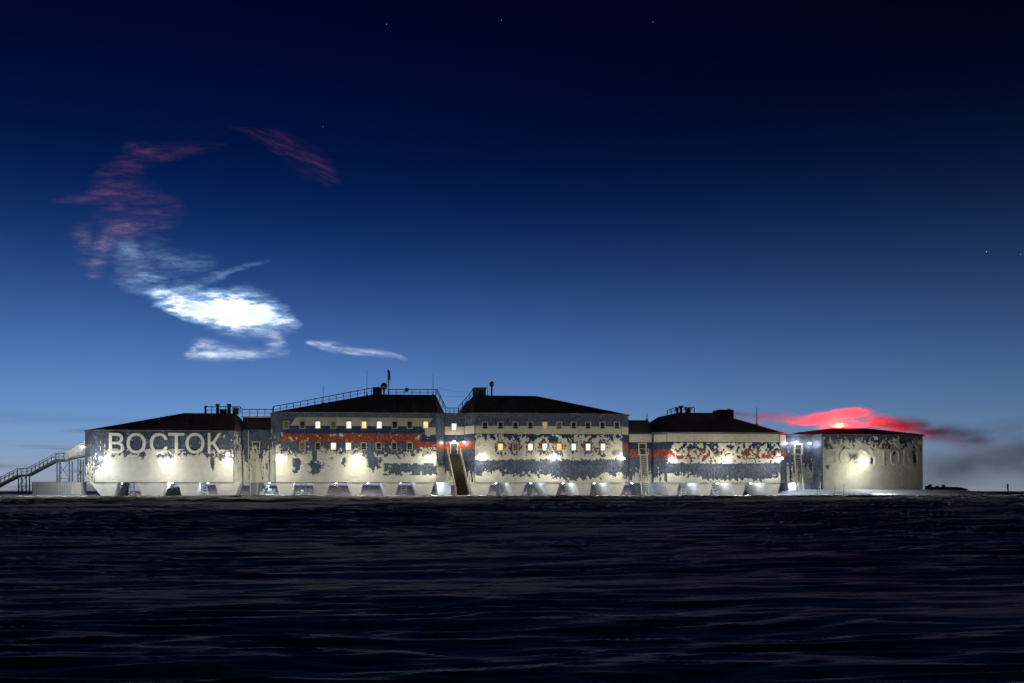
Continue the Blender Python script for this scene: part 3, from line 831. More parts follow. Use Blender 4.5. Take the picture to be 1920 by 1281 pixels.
railing('small railing across the bottom of the gap between the tall roofs', [A(836, 776.5, 3), A(859, 776.5, 3)], h=1.0, step=.8)
railing('steep railing rising from the gap to the dark cabin', [A(860, 775, 2.6), A(888, 742, 2.6)], h=1.1, step=1.0)
c12.part('walkway', MB().box(((sx(452, 2.9) + sx(511, 2.9)) / 2, 3.2, A(480, 781.6, 2.9).z), (sx(511, 2.9) - sx(452, 2.9), .9, .12)), M['frost_steel'])
stairs('roof_ladder', 'frost dotted roof ladder leaning up to the dark cabin', 'ladder', A(889, 743, 2.3), A(862, 774, 2.3), .75, 9, M['steel'], mt=M['frost_steel'], rail=0, treadw=.3)
railing('railing round the vent gear on the windowless module roof', [A(1251, 779, 3.4), A(1266, 773, 3.4), A(1302, 773, 3.4)], h=.8, step=1.0)

# roof gear
def base(u, v, wd): return at(u, v, wd)
def thing_box(name, label, cat, u0, v0, u1, v1, wd, dep, m, extra=None, group=None):
    a, b_ = at(u0, v1, wd), at(u1, v0, wd)
    th = T(name, label, cat, ((a.x + b_.x) / 2, wd + dep / 2, a.z), group=group)
    th.part('body', MB().box(((a.x + b_.x) / 2, wd + dep / 2, (a.z + b_.z) / 2), (b_.x - a.x, dep, b_.z - a.z)), m)
    return th, a, b_
th, a, b_ = thing_box('roof_cabin', 'small dark cabin on the roof at the head of the roof ladder', 'cabin', 891, 728, 911, 743, 3, 2.0, M['dark_box'])
th.part('roof', MB().box(((a.x + b_.x) / 2, 4.0, b_.z + .05), (b_.x - a.x + .3, 2.3, .12)), M['dark_box'])
th.part('door', MB().box(((a.x + b_.x) / 2, 2.97, (a.z + b_.z) / 2 - .05), (.6, .05, 1.05)), M['door'])
th, a, b_ = thing_box('equipment_box', 'maroon equipment box at the top of the sloping roof railing', 'box', 700, 727, 716, 741, 3, 1.4, M['maroon'])
th.part('lid', MB().box(((a.x + b_.x) / 2, 3.7, b_.z + .04), (b_.x - a.x + .12, 1.5, .09)), M['dark_box'])
def ball_antenna(label, u, vc, rpx, vbase, wd):
    p = at(u, vc, wd); q = at(u, vbase, wd); r = rpx * .088
    th = T('radome', label, 'radome', q)
    th.part('pole', MB().tube(q - Vector((0, 0, .1)), p - Vector((0, 0, r * .6)), .14), M['steel'])
    th.part('collar', MB().tube((p.x, p.y, p.z - r - .12), (p.x, p.y, p.z - r * .75), .3), M['steel'])
    th.part('dome', MB().ball(p, r, 14, 9), M['dark_box'], smooth=True)
ball_antenna('round dark radome on the highest roof beside the mast', 720, 724, 6.5, 741, 3.2)
ball_antenna('small dark ball on a post right of the roof cabin', 922, 719.5, 4.6, 743, 3.4)
def whip(label, u, v0, v1, wd, r=.05):
    q = at(u, v1, wd); p = at(u, v0, wd)
    th = T('whip_antenna', label, 'antenna', q, group='whip antennas on the roofs')
    th.part('rod', MB().tube(q, p, r, 6, r * .5), M['steel'])
    th.part('foot', MB().tube(q - Vector((0, 0, .2)), q + Vector((0, 0, .25)), r * 2.4, 8), M['steel'])
whip('thin rod antenna halfway up the sloping railing', 606, 724, 757, 3)
whip('tall thin rod antenna left of the maroon box', 688, 694, 741, 3.3)
whip('tall thin rod antenna at the right end of the mast roof', 812, 700, 741, 3.3)
whip('thin rod antenna between the cabin and the small ball', 914, 722, 743, 3.3)
whip('short thick rod antenna on the low passage roof', 1213, 775, 789, 3.8, .09)
whip('rod antenna in the reddish smoke at the end of the windowless module roof', 1419, 764, 797, 4, .09)
q = at(729, 741, 3.1); p = at(728.5, 693, 3.1)
th = T('antenna_mast', 'mast with a fat panel antenna on the highest roof', 'mast', q)
th.part('pole', MB().tube(q, p, .08), M['steel'])
zt, zb_ = at(729, 694, 3.1).z, at(729, 713, 3.1).z
th.part('panel_antenna', MB().hexa([(p.x - .12, 2.85, zb_), (p.x + .32, 2.85, zb_), (p.x + .32, 3.15, zb_), (p.x - .12, 3.15, zb_)],
        [(p.x - .2, 2.85, zt), (p.x + .22, 2.85, zt - .2), (p.x + .22, 3.15, zt - .2), (p.x - .2, 3.15, zt)]), M['dark_box'])
th.part('bracket', MB().box((p.x - .05, 3.1, zb_ - .3), (.5, .12, .12)), M['steel'])
th, a, b_ = thing_box('junction_box', 'tiny dark box on the level railing of the highest roof', 'box', 760, 728, 766, 734, 2.8, .3, M['dark_box'])
th.part('lid', MB().box(((a.x + b_.x) / 2, 2.95, b_.z + .02), (b_.x - a.x + .06, .36, .04)), M['steel'])
th, a, b_ = thing_box('equipment_box', 'dark equipment box beside the vents on the lettered module roof', 'box', 436, 765, 446, 776, 3.2, 1.2, M['dark_box'])
th.part('lid', MB().box(((a.x + b_.x) / 2, 3.8, b_.z + .03), (b_.x - a.x + .1, 1.3, .06)), M['steel'])
th, a, b_ = thing_box('equipment_box', 'squat dark equipment box between the vents on the lettered module roof', 'box', 412, 768, 424, 776, 3.2, 1.0, M['dark_box'])
th.part('lid', MB().box(((a.x + b_.x) / 2, 3.7, b_.z + .03), (b_.x - a.x + .1, 1.1, .06)), M['steel'])
# gear on module 1 roof
for i, (u0, v0, u1, v1, lb) in enumerate(((404, 758, 412, 776, 'tall vent stack left of the roof gear on the lettered module'), (425, 758, 434, 776, 'wide vent stack right of the roof gear on the lettered module'), (384, 761, 388, 776, 'thick post at the left end of the gear on the lettered module'))):
    a, b_ = at(u0, v1, 3.6), at(u1, v0, 3.6); r = (b_.x - a.x) / 2
    th = T('vent_stack', lb, 'vent', ((a.x + b_.x) / 2, 3.6, a.z), group='vents on the roofs')
    th.part('pipe', MB().tube(((a.x + b_.x) / 2, 3.6, a.z - .1), ((a.x + b_.x) / 2, 3.6, b_.z - .25), r * .75), M['steel'])
    th.part('cap', MB().tube(((a.x + b_.x) / 2, 3.6, b_.z - .25), ((a.x + b_.x) / 2, 3.6, b_.z), r), M['steel'])
for (u, v0, lb) in ((1270, 766, 'dark vent stack among the rails on the windowless module roof'), (1277, 763, 'tallest dark vent stack on the windowless module roof')):
    q = at(u, 774, 4); p = at(u, v0, 4)
    th = T('vent_stack', lb, 'vent', q, group='vents on the roofs')
    th.part('pipe', MB().tube(q - Vector((0, 0, .3)), p, .22), M['steel']); th.part('cap', MB().tube(p, p + Vector((0, 0, .15)), .4), M['steel'])
q = at(1290, 773, 3.8)
th = T('camera_turret', 'dark lumpy turret on the windowless module roof', 'turret', q)
th.part('base', MB().box((q.x, q.y, q.z + .2), (.7, .6, .5)), M['dark_box'])
th.part('head', MB().ball((q.x, q.y, q.z + .6), .42, 10, 6, (1.6, 1, .7)), M['dark_box'])
a, b_ = at(1346, 780, 4.5), at(1376, 769.5, 4.5)
th = T('exhaust_housing', 'long low exhaust housing coloured as if lit red on the windowless module roof where the smoke begins', 'vent', ((a.x + b_.x) / 2, 5.2, a.z))
th.part('body', MB().box(((a.x + b_.x) / 2, 5.3, (a.z + b_.z) / 2 - .3), (b_.x - a.x, 1.6, b_.z - a.z + .5)), M['maroon'])  # red light of the beacon is put into the body colour
th.part('hood', MB().prism([(a.x - .1, 4.4, b_.z - .04), (b_.x + .1, 4.4, b_.z - .04), (b_.x - .3, 4.4, b_.z + .12), (a.x + .3, 4.4, b_.z + .12)], (0, 1.8, 0)), M['maroon'])
th.part('pipe', MB().tube((b_.x - .5, 5.2, b_.z), (b_.x - .5, 5.2, b_.z + .35), .2), M['steel'])
# wires between the tall roofs
th = T('cable', 'thin slack cables strung between the two highest roofs', 'cable', at(820, 733, 3))
for v0, v1 in ((727, 733), (741, 738)):
    mb = MB(); pts = [at(820 + (905 - 820) * k / 8, v0 + (v1 - v0) * k / 8 + 5 * math.sin(math.pi * k / 8), 3.2) for k in range(9)]
    for k in range(8): mb.tube(pts[k], pts[k + 1], .015, 5)
    th.part('strand', mb, M['steel'])

# ---------------------------------------------------- flood lamps
def flood(u, v, wd, label, power, col, arm=2.2, big=True, nrm=Vector((0, -1, 0)), group='flood lamps along the station wall', drop=.35):
    q_ = at(u, v, wd - (arm if big else 0)); p = Vector((q_.x, wd, q_.z))
    th = T('flood_lamp', label, 'lamp', p, group=group)
    tip = p + nrm * arm
    if big:
        th.part('bracket', MB().bar(p + nrm * .02, tip, .06), M['frost_steel'])  # arm is made up, long so the wall lights evenly
        th.part('brace', MB().bar(p + Vector((0, 0, .5)) + nrm * .02, p + nrm * arm * .7, .04), M['frost_steel'])
        h = th.part('housing', MB().box(tip + Vector((0, 0, .04)), (.6, .3, .14)), M['frost_steel'])
        th.part('lens', MB().box(tip + Vector((0, 0, -.07)) + nrm * .03, (.52, .26, .05)), M['lens'], h)
        th.part('lens', MB().box(tip + Vector((0, 0, .0)) + nrm * .17, (.5, .04, .2)), M['lens'], h)
    else:
        h = th.part('housing', MB().box(p + nrm * (.18) + Vector((0, 0, .07)), (.4, .28, .1)), M['frost_steel'])
        th.part('lens', MB().box(p + nrm * .2 + Vector((0, 0, -.03)), (.32, .26, .1)), M['lens_small'], h)
        tip = p + nrm * .45
    if big:
        d = bpy.data.lights.new('lamp_light', 'AREA'); d.shape = 'RECTANGLE'; d.size = .5; d.size_y = .3; d.energy = power * .22; d.color = col
        lo_ = bpy.data.objects.new('lamp_light', d); C.objects.link(lo_); lo_.parent = th.o
        lo_.location = tip + nrm * .1 + Vector((0, 0, -.14)) - th.org
        lo_.rotation_euler = Vector((0, -.5, -1)).to_track_quat('-Z', 'Y').to_euler()
        lamp('lamp_light', tip + nrm * 1.2 + Vector((0, 0, -drop - .2)), power * .62, col, .12, th.o, th.org)
        d = bpy.data.lights.new('ground_fill_beam', 'SPOT'); d.energy = power * 52; d.color = (1, .82, .54); d.spot_size = R(65); d.spot_blend = 1; d.shadow_soft_size = .15  # extra spot added per lamp to brighten the snow in front
        sp = bpy.data.objects.new('ground_fill_beam', d); C.objects.link(sp); sp.parent = th.o
        sp.location = tip + nrm * .4 - th.org; sp.rotation_euler = Vector((0, -1, -.6)).to_track_quat('-Z', 'Y').to_euler()
        pw_ = at(u, v, wd); pw_ = Vector((pw_.x, wd, pw_.z))
        g = th.part('added_wall_lamp', MB().tube(pw_, pw_ + nrm * .3, .16, 10), M['frost_steel'])  # second lamp added at the wall for a hot patch of glare
        th.part('lens', MB().ball(pw_ + nrm * .36, .2, 12, 8), M['lens'], g, smooth=True)
        lamp('lamp_light', pw_ + nrm * .75, power * .07 * (1.8 if u == 1618 else 1), col, .15, th.o, th.org)
    else:
        lamp('lamp_light', tip + nrm * .35 + Vector((0, 0, -drop)), power, col, .12, th.o, th.org)
    return th
WARM = (1, .94, .78); COOL = (.92, 1, .98); MIDC = (1, .97, .87)
PW = 640
for u, v, col, k, lb in (
    (190, 860, COOL, .9, 'flood lamp at the left edge of the wall with the word ВОСТОК'),
    (312, 861, MIDC, 1, 'flood lamp under the middle of the word ВОСТОК'),
    (428, 860, WARM, .9, 'flood lamp just right of the letter К'),
    (524, 860, WARM, .9, 'flood lamp at the left end of the red banded wall'),
    (670, 860, WARM, 1.1, 'flood lamp in the middle of the red banded wall'),
    (807, 860, WARM, .9, 'flood lamp left of the brown stairs'),
    (902, 860, WARM, .9, 'flood lamp right of the brown stairs'),
    (1037, 860, WARM, 1.1, 'flood lamp in the middle of the frosted window wall'),
    (1167, 860, WARM, .9, 'flood lamp at the right end of the frosted window wall'),
    (1258, 860, WARM, .9, 'flood lamp right of the frosted ladder and orange stripe'),
    (1361, 860, WARM, 1, 'flood lamp in the middle of the windowless wall'),
    (1463, 860, MIDC, .9, 'flood lamp at the right end of the windowless wall'),
    (1618, 866, WARM, 1.0, 'dazzling flood lamp on the frost covered end block')):
    flood(u, v, 0, lb, PW * k, col)
for u, v, k, lb in ((829, 829, .10, 'small lamp at the left of the central passage'), (851, 828, .22, 'small lamp above the door at the head of the brown stairs'), (869, 829, .10, 'small lamp at the right of the central passage'),
                    (1472, 831, .12, 'small lamp beside the windowless module corner'), (1492, 829, .35, 'brightest small lamp above the shadowed ladder'), (1517, 831, .16, 'small lamp next to the end block corner')):
    flood(u, v, 1.8 if u < 1400 else 2.2, lb, PW * k, (1, .92, .78) if u < 1400 else (.85, .92, 1), big=False, group='small lamps on the passages', drop=.15)
UL = ((228, 'added at the left of the station near the small ladder'), (323, 'added over the dark green covered bundle'), (390, 'added over the white perforated prop in the lettered module'), (505, 'added over the heap of ice blocks'), (566, 'added near the small ladder under the red banded wall'),
      (630, 'added above the slanting dark pole'), (690, 'added in the first opening right of the slanting pole'), (752, 'added near the small ladder left of the brown stairs'), (820, 'added just left of the brown stairs'), (930, 'just right of the brown stairs'), (995, 'in the second opening right of the brown stairs'),
      (1056, 'in the third opening right of the brown stairs'), (1114, 'left of the bright frosted ladder'), (1185, 'behind the bright frosted ladder'), (1282, 'added above the upright perforated prop'), (1345, 'added above the slanted perforated prop'), (1408, 'added in the last opening of the windowless module'), (1488, 'added behind the shadowed ladder'))
for u, lb in UL:  # one per opening; those called added only brighten the leg sides
    lb = 'small underfloor lamp ' + lb
    p = Vector((sx(u, 2.4), 2.4, ZF - .12))
    th = T('underfloor_lamp', lb, 'lamp', p, group='lamps under the raised floor')
    h = th.part('housing', MB().box(p + Vector((0, 0, .06)), (.3, .2, .1)), M['frost_steel'])
    th.part('lens', MB().box(p + Vector((0, 0, -.03)), (.24, .16, .06)), M['lens_small'], h)
    lamp('lamp_light', p + Vector((0, 0, -.25)), PW * .17, (.9, .95, 1), .1, th.o, th.org)

for i, u in enumerate((230, 380, 560, 700, 960, 1080, 1290, 1420)):  # unseen lamps added to light the snow bank behind the openings
    p = Vector((sx(u), DEP + .1, 7.5))
    th = T('flood_lamp', ('first', 'second', 'third', 'fourth', 'fifth', 'sixth', 'seventh', 'eighth')[i] + ' added unseen flood lamp from the left on the hidden rear wall, lighting the snow bank', 'lamp', p, group='added flood lamps on the rear wall')
    th.part('bracket', MB().bar(p, p + Vector((0, 1.2, 0)), .06), M['frost_steel'])
    h = th.part('housing', MB().box(p + Vector((0, 1.3, .04)), (.6, .3, .16)), M['frost_steel'])
    th.part('lens', MB().box(p + Vector((0, 1.3, -.07)), (.5, .26, .05)), M['lens'], h)
    lamp('lamp_light', p + Vector((0, 1.6, -.4)), PW * .9, (.95, .68, .50), .15, th.o, th.org)

# red beacon on the end block
q = at(1577, 804, 5.0); p = at(1577, 797.5, 5.0)
th = T('red_beacon', 'glowing red beacon on the roof of the end block', 'beacon', q)
th.part('post', MB().tube(q - Vector((0, 0, .3)), p - Vector((0, 0, .2)), .07), M['steel'])
th.part('lens', MB().ball(p, .26, 12, 8), M['lens_red'], smooth=True)
lamp('beacon_light', p + Vector((0, .9, -.28)), 30000, (1, .012, .006), .3, th.o, th.org)

# ---------------------------------------------------- things under the floor
def leg_ladder(label, u, wd, v0=905, v1=930, w_=.8):
    a, b_ = at(u, v0, wd), at(u, v1 + 1, wd)
    th = T('ladder', label, 'ladder', (a.x, wd, gz((a.x, wd))), group='small ladders under the floor')
    for k in (-1, 1): th.part('stile', MB().bar((a.x + k * w_ / 2, wd, gz((a.x, wd)) - .1), (a.x + k * w_ / 2, wd, ZF - .05), .12), M['frost_steel'])
    me = MB().box((0, 0, 0), (w_, .07, .09)).mesh('rung', M['frost_steel'])
    z0 = gz((a.x, wd))
    for i in range(6): th.rep('rung', me, (a.x, wd, z0 + .25 + i * .36))
leg_ladder('small white ladder under the floor below the letter О', 247, 1.0)
leg_ladder('small white ladder under the floor below the left flood lamp of the red banded wall', 569, 1.0)
leg_ladder('small white ladder under the floor left of the brown stairs', 757, 1.0)
leg_ladder('small white ladder under the floor right of the brown stairs', 942, 1.0)
def lattice(label, u, lean, wd=.8):
    x = sx(u, wd); z0 = gz((x, wd)) - .1
    th = T('lattice_prop', label, 'prop', (x, wd, z0), group='perforated props under the floor')
    a = Vector((x, wd, z0)); b_ = Vector((x + lean, wd, ZF - .02)); d = (b_ - a)
    for k in (-1, 1): th.part('chord', MB().bar(a + Vector((k * .4, 0, 0)), b_ + Vector((k * .4, 0, 0)), .16), M['white_leg'])
    me = MB().box((0, 0, 0), (.8, .12, .22)).mesh('web_plate', M['white_leg'])
    for i in range(5): th.rep('web_plate', me, a + d * (i + .5) / 5)
lattice('white perforated prop below the left of the speckled wall', 1282, 0)
lattice('slanted white perforated prop below the middle of the speckled wall', 1344, -.9)
lattice('white perforated prop below the letter Т', 386, -.4)
# ice blocks
blocks = [(490, 926, 9), (499, 927, 8), (509, 926, 10), (517, 927, 8), (494, 919, 7), (505, 919, 8), (513, 920, 6), (556, 926, 8), (566, 922, 7), (578, 927, 8), (500, 913, 6)]
for i, (u, v, sz) in enumerate(blocks):
    p = at(u, v, 1.6 + (i % 3) * .6); h = sz * .085
    mb = MB(); rn = random.Random(i)
    c = [(-1, -1), (1, -1), (1, 1), (-1, 1)]
    zb = gz((p.x, p.y)) - .05 if v > 924 else p.z - h / 2
    lower = [(p.x + x * h * .5 * rn.uniform(.7, 1.2), p.y + y * h * .5, zb + rn.uniform(0, .05)) for x, y in c]
    upper = [(p.x + x * h * .45 * rn.uniform(.5, 1.1) + .1, p.y + y * h * .4, p.z + h * .5 * rn.uniform(.6, 1.2)) for x, y in c]
    mb.hexa(lower, upper)
    o = bpy.data.objects.new('ice_block', mb.mesh('ice_block', M['snow_block'], (p.x, p.y, zb))); C.objects.link(o)
    o.location = world((p.x, p.y, zb)); o.rotation_euler = (0, 0, TH)
    o['label'] = ('leftmost low block of the pale blue ice heap', 'low ice block second from the left in the heap', 'widest low block in the middle of the ice heap', 'rightmost low block of the ice heap under the slate passage',
                  'left upper block of the pale blue ice heap', 'middle upper block of the pale blue ice heap', 'right upper block of the pale blue ice heap', 'lone ice block left of the small ladder under the red banded wall',
                  'raised ice block just left of the small ladder under the red banded wall', 'ice block right of the small ladder under the red banded wall', 'topmost small block of the pale blue ice heap')[i]
    o['category'] = 'ice block'; o['group'] = 'heap of ice blocks below the slate passage' if u < 530 else 'ice blocks beside the small ladder'
# green tarp bundle and slanting pole
p = at(325, 922, 2.2)
th = T('tarp_bundle', 'dark green covered bundle under the lettered module', 'bundle', (p.x, p.y, gz((p.x, p.y))))
z0 = gz((p.x, p.y))
th.part('cover', MB().prism([(p.x - 1.5, p.y, z0 - .1), (p.x + 1.4, p.y, z0 - .1), (p.x + 1.3, p.y, z0 + 1.0), (p.x + .5, p.y, z0 + 1.35), (p.x - .9, p.y, z0 + 1.2), (p.x - 1.4, p.y, z0 + .7)], (0, 2, 0)), M['green_tarp'])
th.part('strap', MB().box((p.x + .2, p.y + .98, z0 + .62), (.1, 2.06, 1.42)), M['dark_box'])
o = bpy.data.objects.new('pole', MB().tube(at(624, 908, 3), at(656, 924, 3), .05).mesh('pole', M['wood'], at(624, 908, 3))); C.objects.link(o)
o.location = world(at(624, 908, 3)); o.rotation_euler = (0, 0, TH); o['label'] = 'slanting dark pole under the middle of the red banded wall'; o['category'] = 'pole'

# ---------------------------------------------------- left side: outside stairs, towers, container
WL = 3.0
def L(u, v, dw=0): return at(u, v, WL + dw)
platform = T('outside_stairs', 'long dark steel stairs climbing from the left edge to the lettered module', 'stairs', (L(40, 930).x, WL, gz((L(40, 930).x, WL))))
def flight(u0, v0, u1, v1, n):
    a, b_ = L(u0, v0), L(u1, v1)
    for k in (0, 1.3):
        o_ = Vector((0, k, 0))
        mm = M['frost_steel']
        platform.part('stringer', MB().bar(a + o_, b_ + o_, .09, .30), M['rail_grey'])
        platform.part('handrail', MB().bar(a + o_ + Vector((0, 0, 1.15)), b_ + o_ + Vector((0, 0, 1.15)), .10), mm)
        platform.part('middle_rail', MB().bar(a + o_ + Vector((0, 0, .6)), b_ + o_ + Vector((0, 0, .6)), .04), mm)
    me = MB().box((0, .65, 0), (.34, 1.25, .05)).mesh('tread', M['steel'])
    pm = MB().bar((0, 0, 0), (0, 0, 1.15), .08).mesh('post', M['frost_steel'])
    for i in range(n): platform.rep('tread', me, a.lerp(b_, (i + .5) / n))
    m_ = max(2, round((b_ - a).length / .75))
    for i in range(m_ + 1):
        for k in (0, 1.3): platform.rep('post', pm, a.lerp(b_, i / m_) + Vector((0, k, 0)))
flight(-30, 924, 33, 892, 18); flight(33, 892, 52, 891, 5); flight(52, 891, 105, 863, 18); flight(105, 863, 122, 862, 4); flight(122, 862, 160, 853, 10)
# solid pale panels stand in for the frosted, brightly lit railing at the upper end
for i in range(7):
    a, b_ = L(122 + i * 5.4, 862 - i * 2.9, -.15), L(127 + i * 5.4, 860 - i * 2.9, -.15)
    platform.part('bright_rail_panel', MB().prism([a, b_, b_ + Vector((0, 0, 1.25)), a + Vector((0, 0, 1.2))], (0, .06, 0)), M['frost_leg'])
lamp('stair_light', L(150, 850, -5.5), PW * 1.1, (1, .97, .9), .15, platform.o, platform.org)
p = L(157, 838, -1.5)
platform.part('stair_lamp', MB().box(L(155, 838, -1.4), (.3, .2, .2)), M['lens_small'])
def trestle(label, u0, u1, v0, braces, m='rail_grey'):
    x0, x1 = L(u0, 900).x, L(u1, 900).x; zt = L(u0, v0).z; zg = gz((x0, WL)) - .2
    th = T('trestle', label, 'trestle', ((x0 + x1) / 2, WL, zg), group='trestles under the outside stairs')
    for x in (x0, x1):
        for y in (WL + .05, WL + 1.25): th.part('leg', MB().bar((x, y, zg), (x, y, zt), .16), M[m])
    for i in range(braces):
        za, zb = zg + (zt - zg) * i / braces, zg + (zt - zg) * (i + 1) / braces
        th.part('brace', MB().bar((x0, WL + .05, za), (x1, WL + .05, zb), .07), M[m]); th.part('brace', MB().bar((x1, WL + .05, za), (x0, WL + .05, zb), .07), M[m])
        th.part('cross_bar', MB().bar((x0, WL + .05, zb - .05), (x1, WL + .05, zb - .05), .1), M[m])
trestle('short dark trestle under the lower stair landing', 34.5, 49, 893, 2)
trestle('tall braced trestle holding the upper stair landing', 107, 130, 865, 2)
trestle('slim trestle close to the lettered module', 146, 156, 862, 2)
# container
wc = 1.0
a, b_ = at(60, 931, wc), at(152, 904.5, wc)
z0 = gz((a.x, wc)) - .15
th = T('container', 'long low pale ribbed container under the outside stairs', 'container', ((a.x + b_.x) / 2, wc, z0))
Lx = b_.x - a.x
th.part('body', MB().box(((a.x + b_.x) / 2, wc + 1.2, (z0 + b_.z) / 2), (Lx, 2.4, b_.z - z0)), M['container'])
me = MB().box((0, 0, 0), (.1, .08, b_.z - z0 - .2)).mesh('rib', M['container'])
for i in range(22): th.rep('rib', me, (a.x + .25 + i * (Lx - 1.9) / 21, wc - .04, (z0 + b_.z) / 2))
th.part('lid', MB().box(((a.x + b_.x) / 2, wc + 1.2, b_.z + .05), (Lx + .1, 2.5, .08)), M['frost_steel'])
th.part('door', MB().box((b_.x - .75, wc - .05, (z0 + b_.z) / 2), (1.2, .08, b_.z - z0 - .25)), M['frost_leg'])
th.part('corner_post', MB().box((b_.x - 1.45, wc - .06, (z0 + b_.z) / 2), (.16, .14, b_.z - z0)), M['frost_leg'])

# ---------------------------------------------------- right side clutter on the snow rise
def on_ground(name, label, cat, u, wd, group=None):
    s_ = sx(u, wd); z = gz((s_, wd)); return T(name, label, cat, (s_, wd, z), group=group), s_, z
th, s_, z = on_ground('shed', 'low dark shed half buried in snow right of the end block', 'shed', 1793, 6)
hw = (sx(1815, 6) - sx(1772, 6)) / 2
th.part('wall', MB().prism([(s_ - hw, 6, z - .3), (s_ + hw, 6, z - .3), (s_ + hw, 6, z + .75), (s_ - hw, 6, z + .95)], (0, 4, 0)), M['wood'])
th.part('roof', MB().prism([(s_ - hw - .1, 5.85, z + .96), (s_ + hw + .15, 5.85, z + .78), (s_ + hw * .8, 5.85, z + 1.05), (s_ + .3, 5.85, z + 1.35), (s_ - hw * .9, 5.85, z + 1.38)], (0, 4.3, 0)), M['dark_box'])
for i, (u, h_, lb) in enumerate(((1738, .7, 'leftmost'), (1744, 1.0, 'second'), (1751, .6, 'third'), (1757, .9, 'fourth'), (1763, .7, 'fifth'), (1769, 1.25, 'tallest and rightmost'))):
    th, s_, z = on_ground('drum', lb + ' of the frosted drums left of the low shed', 'drum', u, 5, group='frosted drums beside the end block')
    th.part('barrel', MB().tube((s_, 5, z - .2), (s_, 5, z + h_), .26, 12), M['frost_steel'] if i % 2 else M['dark_box'])
    th.part('lid', MB().tube((s_, 5, z + h_), (s_, 5, z + h_ + .06), .29, 12), M['frost_steel'])
th, s_, z = on_ground('marker_pole', 'lone thick marker pole near the right edge', 'pole', 1890, 4)
th.part('post', MB().tube((s_, 4, z - .3), (s_, 4, z + 1.2), .09), M['wood']); th.part('flag', MB().box((s_ - .05, 4, z + 1.55), (.28, .05, .9)), M['dark_box'])
th, s_, z = on_ground('sled', 'dark flat sled beside the lone marker pole', 'sled', 1893, 2)
th.part('deck', MB().box((s_ + .3, 2, z + .35), (4.0, 1.4, .14)), M['dark_box'])
for k in (-.5, .5): th.part('runner', MB().box((s_ + .3, 2 + k, z + .12), (4.4, .12, .26)), M['steel'])
for u, h_, wd, lb in ((1565, 1.15, -7, 'left thin marker stick before the end block'), (1582, 1.45, -7, 'right thin marker stick before the end block'), (1532, 1.3, -9, 'thin marker stick at the corner of the end block'), (1834, .6, 2, 'short marker stick between shed and sled')):
    th, s_, z = on_ground('marker_stick', lb, 'stick', u, wd, group='marker sticks in the snow')
    th.part('stick', MB().tube((s_, wd, z - .3), (s_ + .05, wd, z + h_), .035, 6), M['wood']); th.part('tip', MB().tube((s_ + .05, wd, z + h_), (s_ + .05, wd, z + h_ + .12), .06, 6), M['dark_box'])

rn = random.Random(3); mb = MB()
for i in range(150):
    u_ = rn.gauss(1570, 38) if i < 110 else rn.uniform(200, 1500); wd_ = rn.uniform(-22, -10) if i < 110 else rn.uniform(-20, -3)
    s_ = sx(u_, wd_); z_ = gz((s_, wd_)); r_ = rn.uniform(.12, .42) * (1 if i < 110 else .5)
    c8 = [(s_ + x * r_ * rn.uniform(.7, 1.6), wd_ + y * r_ * rn.uniform(.7, 1.3), z_ + zz_ * r_ * rn.uniform(.3, .8)) for zz_ in (-.6, .8) for x, y in ((-1, -1), (1, -1), (1, 1), (-1, 1))]
    mb.hexa(c8[:4], c8[4:])
me = mb.mesh('snow_rubble', gme.materials[0])
o = bpy.data.objects.new('snow_rubble', me); C.objects.link(o); o.location = world((0, 0, 0)); o.rotation_euler = (0, 0, TH)
o['kind'] = 'stuff'; o['label'] = 'broken chunks of hard snow scattered before the station'; o['category'] = 'snow rubble'

